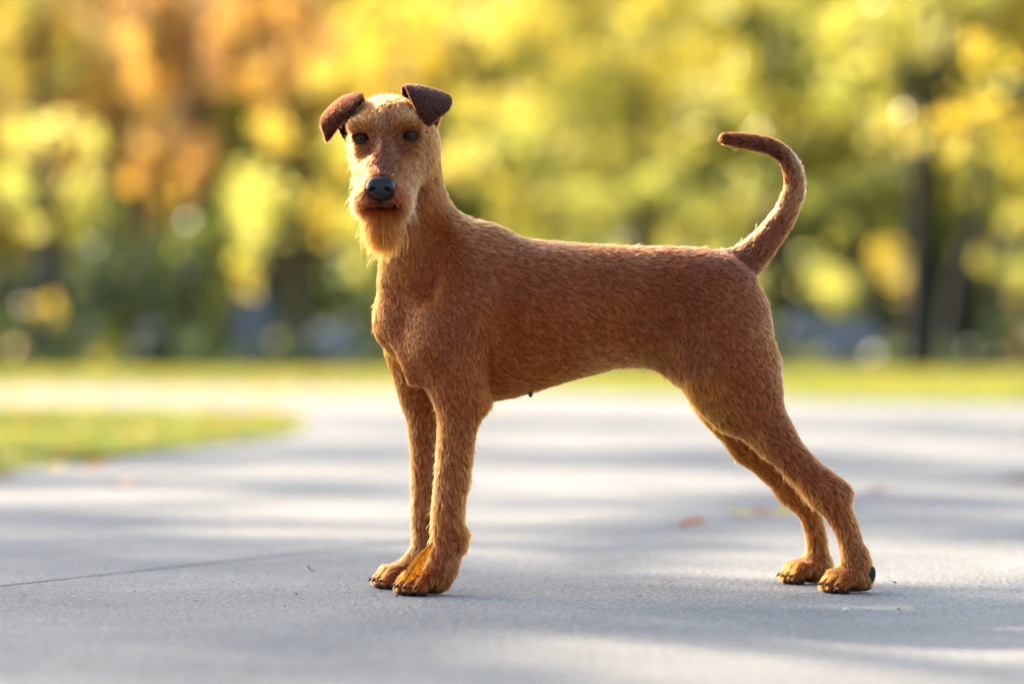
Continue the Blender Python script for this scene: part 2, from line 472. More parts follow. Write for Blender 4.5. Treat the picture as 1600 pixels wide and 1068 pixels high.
for px, py, rx, rz, cols, lab in ((470, 500, 50, 50, GRN + OLV[1:2], "green bush right of the upright grey block"), (560, 480, 60, 70, GRN + DRK[:1], "dark green shrub behind the dog's throat"),
                                 (640, 450, 80, 90, OLV + GRN, "olive shrub hidden mostly behind the dog's chest"), (900, 440, 160, 90, OLV + GRN, "wide olive shrub hidden behind the dog's back"),
                                 (1090, 470, 130, 80, OLV + LIME, "yellow-green shrub hidden behind the dog's hindquarters")):
    D = 52 + rx / 50
    b_, t_ = stem(px, D, (px, 560), (px + 4, py))
    tree("shrub", b_, t_, 0.07, [cl(px, py, D, rx, rz, cols)], lab, "shrub")

# wood beyond, one mass
wood = []
for row, (D0, n_) in enumerate(((92, 24), (104, 26))):
    for i in range(n_):
        half = 0.133 * D0 + 3
        x = -half + 2 * half * i / (n_ - 1) + rng.uniform(-.4, .4)
        bearing = 800 + x / D0 * FPX
        D = D0 + rng.uniform(-2, 2)
        for z in (1.0, 3.2, 5.6, 8.0, 10.4):
            zz = z + rng.uniform(-.4, .4)
            row_py = 534 - (zz - CAM_H) / D * FPX
            if bearing < 520 and row_py < 330:
                cols = RUS + ORG if rng.random() < .75 else OLV
            elif row_py > 400:
                cols = GRN + OLV + DRK[:1] if rng.random() < .6 else OLV + LIME
            else:
                cols = YEL + LIME if rng.random() < .6 else OLV
            wood.append(((x, D - CAM_D, zz), (1.6, 1.3, 1.8), cols, 1.0))
for i in range(22):  # unseen arc behind the camera, added to give the eyes darker reflections
    a = math.radians(180 + 180 * i / 21)
    for z in (1.4, 4.0):
        wood.append(((30 * math.cos(a) + rng.uniform(-1, 1), -6 + 22 * math.sin(a) + rng.uniform(-1, 1), z), (2.6, 2.2, 2.0), OLV + GRN, .35))
Q, C = leaves_in(wood, 0.2, 60)
wd = put(bpy.data.objects.new("distant_wood", quads_mesh("distant_wood", Q, M_leaf, C)))
tag(wd, "blurred autumn wood filling the background beyond the trees, with an unseen arc added behind the viewer", "wood", kind="stuff")

# low brush along the wood's edge, its dark colour standing in for shade
brush = []
for i in range(60):
    x = -7.6 + 15.2 * i / 59 + rng.uniform(-.15, .15)
    D = 41.8 + rng.uniform(-.4, 1.4)
    h = rng.uniform(.22, .5)
    bearing = 800 + x / D * FPX
    if any(a < bearing < b for a, b in ((1215, 1385), (350, 440), (500, 560))):
        h *= .4
    brush.append(((x, D - CAM_D, h * .45), (.34, .4, h), GRN + DRK if rng.random() < .7 else OLV[3:] + GRN, 1.0))
Q, C = leaves_in(brush, 0.06, 900)
ug = put(bpy.data.objects.new("undergrowth", quads_mesh("undergrowth", Q, M_leaf, C)))
tag(ug, "low undergrowth along the foot of the trees, dark green to stand in for shade", "undergrowth", kind="stuff")

def rock(name, c, r, label, seed, flat=1.0, category="rock"):
    bm = bmesh.new()
    bmesh.ops.create_icosphere(bm, subdivisions=3, radius=1)
    rr = random.Random(seed)
    dirs = [Vector((rr.gauss(0, 1), rr.gauss(0, 1), rr.gauss(0, 1))).normalized() for _ in range(16)]
    for v in bm.verts:
        d = v.co.normalized()
        k = min(1.0, min((0.80 + 0.10 * (i % 3)) / max(d.dot(q), 1e-3) for i, q in enumerate(dirs) if d.dot(q) > 0.3) if any(d.dot(q) > 0.3 for q in dirs) else 1)
        v.co = Vector((d.x * r[0], d.y * r[1], d.z * r[2])) * k
    me = bpy.data.meshes.new(name); bm.to_mesh(me); bm.free()
    me.materials.append(M_stone)
    o = bpy.data.objects.new(name, me); o.location = c
    put(o)
    return tag(o, label, category)
def block(name, px0, px1, py0, D, depth, label):
    x0, x1 = at(px0, 0, D)[0], at(px1, 0, D)[0]; h = at(0, py0, D)[2]
    bm = bmesh.new()
    bmesh.ops.create_cube(bm, size=1)
    for v in bm.verts:
        v.co = Vector((v.co.x * (x1 - x0) * (0.92 if v.co.z > 0 else 1), v.co.y * depth * (0.9 if v.co.z > 0 else 1), (v.co.z + 0.5) * h))
    bmesh.ops.bevel(bm, geom=list(bm.edges), offset=0.06, segments=3, affect='EDGES')
    me = bpy.data.meshes.new(name); bm.to_mesh(me); bm.free()
    me.materials.append(M_stone)
    o = bpy.data.objects.new(name, me); o.location = ((x0 + x1) / 2, D - CAM_D, 0.0)
    put(o)
    return tag(o, label, "stone")
block("standing_stone", 362, 428, 462, 46, 0.35, "upright dark grey block between shrubs, left of the dog")
for px, w, h, D, lab, sd in ((1255, 42, 62, 46, "rounded grey rock behind the dog's hind leg", 3), (1330, 55, 58, 47, "wide grey-blue rock left of the straight dark trunk", 5),
                             (525, 48, 45, 49, "low grey rock behind the dog's chest", 8), (235, 40, 42, 49, "low grey rock among the dark shrubs at left", 9)):
    k = D / FPX
    rock("rock", (at(px, 0, D)[0], D - CAM_D, 0.22), (w * k, w * k * .8, h * k), lab, sd)

# tall trees standing well left of the frame, towards the sun: their crowns dapple the path
SH = OLV + LIME
def shade_tree(tx, ty, dist, r, lab, dens, seed):
    """tx, ty: the spot on the path that this crown shades"""
    x = tx + to_sun.x / to_sun.z * dist; y = ty + to_sun.y / to_sun.z * dist
    h = dist + r * .9
    pts = [(x + .1, y, h * .3), (x - .1, y + .1, h * .55), (x, y, h * .8)]
    cl_ = []
    rr = random.Random(seed)
    for i in range(13):
        a = i * 2.4 + rr.random(); q = r * (0.15 + 0.95 * rr.random())
        cl_.append(((x + q * math.cos(a), y + q * math.sin(a), dist + r * rr.uniform(-.6, .6)), (r * .27, r * .27, r * .13), SH, 6.5))
    tree("tree", (x, y), pts, 0.2, cl_, lab, size=0.08, dens=dens)
shade_tree(0.2, -0.3, 10.5, 2.8, "tall leafy tree out of view, nearest of the shade trees", 34, 22)
shade_tree(-1.1, 0.6, 14.0, 2.4, "tallest leafy tree out of view towards the sun", 34, 32)
shade_tree(0.40, -0.82, 9.0, 1.15, "slim leafy tree out of view in front of the other shade trees", 110, 12)  # added so that its crown keeps direct sun off the dog's head
shade_tree(-2.2, 5.2, 11.5, 2.8, "tall leafy tree out of view left of the lawn tongue", 62, 2)
shade_tree(2.4, 3.6, 12.5, 2.6, "tall leafy tree out of view behind the nearest shade tree", 66, 3)
shade_tree(1.6, 9.5, 12.0, 2.4, "tall leafy tree out of view beyond the other shade trees", 62, 4)

# ------------------------------------------------------------------ the dog: one continuous body grown from an implicit surface
VOX = 0.003
lo = np.array([-0.30, -0.25, -0.012]); hi = np.array([0.535, 0.26, 0.72])
dims = np.ceil((hi - lo) / VOX).astype(int)
F = np.full(dims, 0.2, dtype=np.float32)
GX = (lo[0] + VOX * np.arange(dims[0])).astype(np.float32)
GY = (lo[1] + VOX * np.arange(dims[1])).astype(np.float32)
GZ = (lo[2] + VOX * np.arange(dims[2])).astype(np.float32)

def blend(a, b, fn, k, sub=False):
    a = np.asarray(a); b = np.asarray(b)
    i0 = np.clip(((a - lo) / VOX).astype(int), 0, dims); i1 = np.clip(((b - lo) / VOX).astype(int) + 2, 0, dims)
    s = tuple(slice(p, q) for p, q in zip(i0, i1))
    X = GX[s[0]][:, None, None]; Y = GY[s[1]][None, :, None]; Z = GZ[s[2]][None, None, :]
    d = fn(X, Y, Z).astype(np.float32)
    f = F[s]
    if sub:
        d = -d
        h = np.maximum(k - np.abs(f - d), 0) / k
        F[s] = np.maximum(f, d) + h * h * k * 0.25
    else:
        h = np.maximum(k - np.abs(f - d), 0) / k
        F[s] = np.minimum(f, d) - h * h * k * 0.25

def cone(a, ra, b, rb, k=0.02, ys=1.0):
    a = np.asarray(a, np.float32); b = np.asarray(b, np.float32)
    sc3 = np.array([1, ys, 1], np.float32)
    A, B = a * sc3, b * sc3
    ab = B - A; L2 = float(ab @ ab) + 1e-12
    def fn(X, Y, Z):
        Y = Y * ys
        t = np.clip(((X - A[0]) * ab[0] + (Y - A[1]) * ab[1] + (Z - A[2]) * ab[2]) / L2, 0, 1)
        d = np.sqrt((X - A[0] - t * ab[0]) ** 2 + (Y - A[1] - t * ab[1]) ** 2 + (Z - A[2] - t * ab[2]) ** 2)
        return d - (ra + (rb - ra) * t)
    m = max(ra, rb) + k + 0.012
    blend(np.minimum(a, b) - m, np.maximum(a, b) + m, fn, k)

def ell(c, r, k=0.02, sub=False, axes=None):
    c = np.asarray(c, np.float32); r = np.asarray(r, np.float32)
    def fn(X, Y, Z):
        x, y, z = X - c[0], Y - c[1], Z - c[2]
        if axes is not None:
            x, y, z = (x * u[0] + y * u[1] + z * u[2] for u in axes)
        q = np.sqrt((x / r[0]) ** 2 + (y / r[1]) ** 2 + (z / r[2]) ** 2)
        q2 = np.sqrt((x / r[0] ** 2) ** 2 + (y / r[1] ** 2) ** 2 + (z / r[2] ** 2) ** 2) + 1e-6
        return q * (q - 1) / q2
    m = float(r.max()) + k + 0.012
    blend(c - m, c + m, fn, k, sub)

PXM = CAM_D / FPX
def chain(pts, k=0.02, ys=1.0, sub=4):
    """a limb along a spline; pts: (px, py, depth, radius in px)"""
    P = np.array([(*W(*p[:3]), p[3] * PXM) for p in pts])
    n = len(P)
    out = []
    for i in range(n - 1):
        p0, p1, p2, p3 = P[max(i - 1, 0)], P[i], P[i + 1], P[min(i + 2, n - 1)]
        for u in np.arange(sub) / sub:
            out.append(0.5 * (2 * p1 + (p2 - p0) * u + (2 * p0 - 5 * p1 + 4 * p2 - p3) * u * u + (3 * p1 - p0 - 3 * p2 + p3) * u ** 3))
    out.append(P[-1])
    S = np.array(out, np.float32)
    def fn(X, Y, Z):
        best = None
        for a, b in zip(S[:-1], S[1:]):
            A = a[:3] * (1, ys, 1); B = b[:3] * (1, ys, 1)
            ab = B - A; L2 = float(ab @ ab) + 1e-12
            t = np.clip(((X - A[0]) * ab[0] + (Y * ys - A[1]) * ab[1] + (Z - A[2]) * ab[2]) / L2, 0, 1)
            d = np.sqrt((X - A[0] - t * ab[0]) ** 2 + (Y * ys - A[1] - t * ab[1]) ** 2 + (Z - A[2] - t * ab[2]) ** 2) - (a[3] + (b[3] - a[3]) * t)
            best = d if best is None else np.minimum(best, d)
        return best
    m = S[:, 3].max() + k + 0.01
    blend(S[:, :3].min(0) - m, S[:, :3].max(0) + m, fn, k)

def yc(px):
    return -0.005 + 0.00013 * (px - 640)

# trunk: sections along the spine (px, top, bottom, half width)
SEC = np.array([
    (600, 470, 500, .004), (611, 440, 548, .030), (630, 420, 575, .048), (658, 400, 602, .066), (700, 378, 622, .079), (760, 362, 630, .083),
    (800, 367, 624, .085), (840, 373, 613, .086), (900, 378, 594, .083), (960, 381, 577, .077), (1030, 384, 572, .070),
    (1090, 388, 566, .068), (1130, 396, 560, .066), (1165, 420, 545, .055), (1188, 455, 530, .036), (1200, 490, 510, .004)])
sx = np.array([W(p, 534, yc(p))[0] for p in SEC[:, 0]])
st = np.array([W(p, t, yc(p))[2] - .003 for p, t in SEC[:, :2]])
sb = np.array([W(p, t, yc(p))[2] + .003 for p, t in SEC[:, [0, 2]]])
sw = SEC[:, 3]
def trunk_fn(X, Y, Z):
    yy0 = np.interp(X, [-.2, .4], [yc(571), yc(1258)])
    Xr = X + 0.19 * (Y - yy0)            # sections stand square to a spine turned towards the lens
    Xs = Xr.ravel()
    t = np.interp(Xs, sx, st).reshape(Xr.shape); b = np.interp(Xs, sx, sb).reshape(Xr.shape); w = np.interp(Xs, sx, sw).reshape(Xr.shape)
    c = (t + b) / 2; h = (t - b) / 2
    zz = (Z - c) / h
    # ribs widest above the middle, keel narrower
    ww = w * (1 - 0.16 * np.clip(-zz, 0, 1) ** 2)
    q = (np.abs((Y - yy0) / ww) ** 2.25 + np.abs(zz) ** 2.25) ** (1 / 2.25)
    over = np.maximum(np.maximum(sx[0] - Xr, Xr - sx[-1]), 0)
    return (q - 1) * np.minimum(w, h) * 0.85 + over * 1.5 + np.where(over > 0, .01, 0)
blend((-.24, -.17, .2), (.40, .22, .58), trunk_fn, 0.02)

# neck and shoulders
chain([(636, 232, -.012, 46), (648, 300, -.004, 47), (664, 360, 0, 58), (704, 432, .0, 86)], k=.035)
chain([(634, 330, -.03, 28), (630, 430, -.02, 36), (634, 500, -.015, 37)], k=.035)
chain([(766, 400, -.012, 30), (706, 480, -.060, 50), (694, 545, -.064, 48)], k=.04, ys=1.35)       # near shoulder blade, upper arm
chain([(740, 400, .03, 30), (662, 480, .043, 46), (652, 540, .050, 45)], k=.04, ys=1.35)
ell(W(612, 505, -.022), (.022, .03, .03), k=.03)                                                  # breastbone point
chain([(610, 440, -.035, 9), (620, 510, -.05, 11), (646, 590, -.058, 11)], k=.02)
# forelegs
near_f = [(692, 540, -.062, 50), (716, 606, -.064, 40), (716, 650, -.064, 31), (711, 700, -.065, 26.5), (705, 752, -.066, 24), (699, 805, -.067, 22.5), (697, 845, -.067, 22), (690, 880, -.068, 23)]
far_f = [(648, 540, .058, 42), (654, 606, .066, 33), (660, 655, .067, 23), (663, 703, .068, 20), (663, 753, .069, 18), (662, 805, .07, 17), (662, 850, .07, 17), (654, 880, .07, 20)]
near_f, far_f = [(*p[:3], p[3] + 1) for p in near_f], [(*p[:3], p[3] + 2) for p in far_f]
chain(near_f, k=.022); chain(far_f, k=.022)
chain([(716, 606, -.06, 30), (748, 626, -.055, 13)], k=.03)                                        # elbow point
chain([(716, 850, -.066, 10), (719, 838, -.066, 9)], k=.02)                                        # carpal pad
# hindquarters
near_h = [(1112, 474, .02, 66), (1140, 545, -.004, 63), (1166, 600, .005, 55), (1184, 640, .0, 41), (1206, 679, -.005, 30), (1246, 724, -.01, 25.5), (1290, 768, -.014, 25), (1313, 805, -.017, 20), (1328, 842, -.02, 17.5), (1337, 876, -.022, 19)]
far_h = [(1108, 474, .11, 56), (1112, 560, .125, 52), (1118, 615, .135, 40), (1142, 660, .145, 30), (1170, 696, .15, 25), (1212, 738, .155, 22), (1254, 780, .16, 20), (1270, 815, .165, 16), (1277, 850, .168, 15.5), (1278, 882, .17, 17.5)]
near_h, far_h = [(*p[:3], p[3] + .3) for p in near_h], [(*p[:3], p[3] + .3) for p in far_h]
chain(near_h[:5], k=.035, ys=1.35); chain(far_h[:5], k=.035, ys=1.35)
chain(near_h[4:], k=.016); chain(far_h[4:], k=.016)
chain([(1120, 540, .005, 50), (1108, 600, .0, 34), (1140, 635, .0, 32)], k=.045, ys=1.4)            # stifle
chain([(1168, 500, .02, 26), (1190, 560, .01, 20)], k=.03, ys=1.2)                                  # buttock
chain([(1060, 470, .03, 50), (1062, 560, .02, 18)], k=.05, ys=1.6)                                  # flank fold
chain([(1290, 766, -.014, 20), (1318, 768, -.014, 11)], k=.02)                                      # point of hock
chain([(1235, 770, .158, 15), (1262, 778, .158, 12)], k=.02)
# tail
TAIL = [(1128, 425, .066, 30), (1165, 408, .07, 26), (1200, 372, .072, 20), (1226, 335, .074, 16.5), (1240, 300, .074, 14.5), (1240, 272, .072, 13.5), (1229, 247, .07, 13), (1208, 231, .066, 12.5), (1180, 223, .062, 12), (1152, 219, .058, 11), (1133, 217, .056, 8.5)]
chain([(*t_[:3], t_[3] + (2 if t_[1] > 260 else 0.5)) for t_ in TAIL], k=.014)

ell(W(1042, 505, -.052), (.050, .042, .060), k=.035, sub=True)             # hollow of the loin
ell(W(796, 530, -.094), (.016, .036, .075), k=.026, sub=True)
ell(W(772, 590, -.095), (.009, .038, .034), k=.018, sub=True)               # groove behind the shoulder
ell(W(668, 392, -.075), (.016, .028, .06), k=.03, sub=True)                # jugular furrow
ell(W(1222, 690, -.052), (.02, .014, .012), k=.02, sub=True)
# paws: pad body, four arched toes, each toe its own lobe
CLAWS, PADS = [], []
def paw(px, py, y, ang, sc_=1.0, spread=1.0, back=0.0):
    """py: ground row; ang: heading in the ground plane measured from -x towards the lens"""
    g0 = W(px, py, y); g0[2] = 0
    f = np.array([-math.cos(ang), -math.sin(ang), 0]); s = np.array([math.sin(ang), -math.cos(ang), 0])   # s: towards the lens side
    up = np.array([0, 0, 1.0])
    ell(g0 + f * .002 + up * .020, np.array([.024, .019, .017]) * sc_, k=.014)
    for i, (o, r) in enumerate(((-1.5, .92), (-.5, 1.06), (.5, 1.06), (1.5, .92))):
        fo = f * math.cos(o * .17 * spread) + s * math.sin(o * .17 * spread)
        b = g0 + s * o * .0095 * spread * sc_ + fo * .010 * sc_ * r
        kn = b + fo * .015 * sc_ * r + up * .021 * sc_
        tp = b + fo * .028 * sc_ * r + up * .0105 * sc_
        cone(b + up * .023 * sc_, .0105 * sc_, kn, .0098 * sc_, k=.007)
        cone(kn, .0098 * sc_, tp, .0085 * sc_, k=.005)
        CLAWS.append((tp + fo * .005 * sc_ + up * .001, fo, sc_))
        PADS.append((tp - up * .0055 * sc_ - fo * .004 * sc_, fo, .0085 * sc_))
    PADS.append((g0 + up * .0068 - f * .006 * sc_, f, .015 * sc_))
paw(672, 926, -.068, math.radians(38))
paw(636, 918, .07, math.radians(16))
paw(1337, 925, -.022, math.radians(24), 1.0)
paw(1272, 910, .17, math.radians(14), 1.0)
chain([(690, 880, -.068, 22), (680, 905, -.068, 21)], k=.014); chain([(654, 880, .07, 18), (645, 900, .07, 18)], k=.014)
chain([(1337, 876, -.022, 18), (1338, 904, -.022, 18)], k=.014); chain([(1278, 882, .17, 17), (1278, 898, .17, 17)], k=.014)

# head
HY = -.055
ell(W(608, 203, HY), (.050, .062, .045), k=.03)                         # skull
ell(W(606, 240, HY - .02), (.049, .05, .058), k=.03)                    # cheeks and jaw
ell(W(652, 236, HY + .01), (.022, .035, .036), k=.03)
ell(W(604, 290, -.095), (.033, .034, .042), k=.03)                      # foreface block
cone(W(604, 225, -.085), .029, W(596, 288, -.150), .0215, k=.022)       # bridge
cone(W(598, 318, -.11), .028, W(596, 304, -.150), .019, k=.018)
ell(W(576, 309, -.138), (.017, .024, .019), k=.016)                     # moustache cushions
ell(W(620, 309, -.134), (.018, .025, .020), k=.016)
ell(W(598, 342, -.120), (.021, .022, .017), k=.012)                     # chin
for ex, ey in ((567, 197), (638, 193)):
    ell(W(ex, ey, -.104), (.019, .012, .009), k=.016)                   # brows
for ex, ey in ((569, 226), (634, 223)):
    ell(W(ex, ey, -.124), (.017, .016, .016), k=.016, sub=True)         # hollow under the eye
EYES = [(566, 215.5), (640, 212)]

def fval(p):
    i = np.clip(((np.asarray(p) - lo) / VOX).astype(int), 0, dims - 1)
    return F[tuple(i)]
def surf(px, py):
    for y in np.arange(-.24, .2, .0015):
        if fval(W(px, py, y)) < 0: return y
    return 0.0
eye_c = []
for ex, ey in EYES:
    y = surf(ex, ey)
    ell(W(ex, ey, y - .002), (.0098, .010, .0078), k=.006, sub=True)
    eye_c.append(W(ex, ey, y + .0070))
nose_y = surf(595, 293)
# mouth slit
for a, b in (((574, 323), (598, 324.5)), ((598, 324.5), (636, 328))):
    pa = W(*a, surf(*a) - .001); pb = W(*b, surf(*b) - .001)
    for t in np.linspace(0, 1, 7):
        c = pa + (pb - pa) * t
        yy = surf(*(np.array(a) + (np.array(b) - np.array(a)) * t))
        c[1] = yy - .001
        ell(c, (.006, .005, .0022), k=.004, sub=True)

def surface_nets(F):
    S = F < 0
    c = S[:-1, :-1, :-1].astype(np.int8)
    tot = np.zeros(np.array(F.shape) - 1, np.int8)
    for dx in (0, 1):
        for dy in (0, 1):
            for dz in (0, 1):
                tot += S[dx:F.shape[0] - 1 + dx, dy:F.shape[1] - 1 + dy, dz:F.shape[2] - 1 + dz]
    act = np.argwhere((tot > 0) & (tot < 8))
    idx = np.full(tot.shape, -1, np.int32)
    idx[tuple(act.T)] = np.arange(len(act))
    acc = np.zeros((len(act), 3)); cnt = np.zeros(len(act))
    cor = [(x, y, z) for x in (0, 1) for y in (0, 1) for z in (0, 1)]
    val = {q: F[act[:, 0] + q[0], act[:, 1] + q[1], act[:, 2] + q[2]] for q in cor}
    for q in cor:
        for ax in range(3):
            if q[ax]: continue
            r = list(q); r[ax] = 1; r = tuple(r)
            a, b = val[q], val[r]
            m = (a < 0) != (b < 0)
            t = a[m] / (a[m] - b[m])
            p = np.tile(np.array(q, float), (m.sum(), 1)); p[:, ax] += t
            acc[m] += p; cnt[m] += 1
    V = lo + VOX * (act + acc / cnt[:, None])
    quads = []
    for ax in range(3):
        o1, o2 = [(1, 2), (2, 0), (0, 1)][ax]
        sl0 = [slice(1, None)] * 3; sl0[ax] = slice(0, -1)
        sl1 = [slice(1, None)] * 3; sl1[ax] = slice(1, None)
        A, B = S[tuple(sl0)], S[tuple(sl1)]
        e = np.argwhere(A != B)
        base = e + 1; base[:, ax] -= 1
        flip = A[tuple(e.T)]
        def cell(d1, d2):
            q = base.copy(); q[:, o1] -= d1; q[:, o2] -= d2
            q = np.minimum(q, np.array(idx.shape) - 1)
            return idx[tuple(q.T)]
        Q = np.stack([cell(1, 1), cell(0, 1), cell(0, 0), cell(1, 0)], 1)
        Q[~flip] = Q[~flip][:, ::-1]
        quads.append(Q)
    Q = np.concatenate(quads)
    return V, Q[(Q >= 0).all(1)]
V, Qd = surface_nets(F)
# drop anything under the sole
V[:, 2] = np.maximum(V[:, 2], 0.0015)

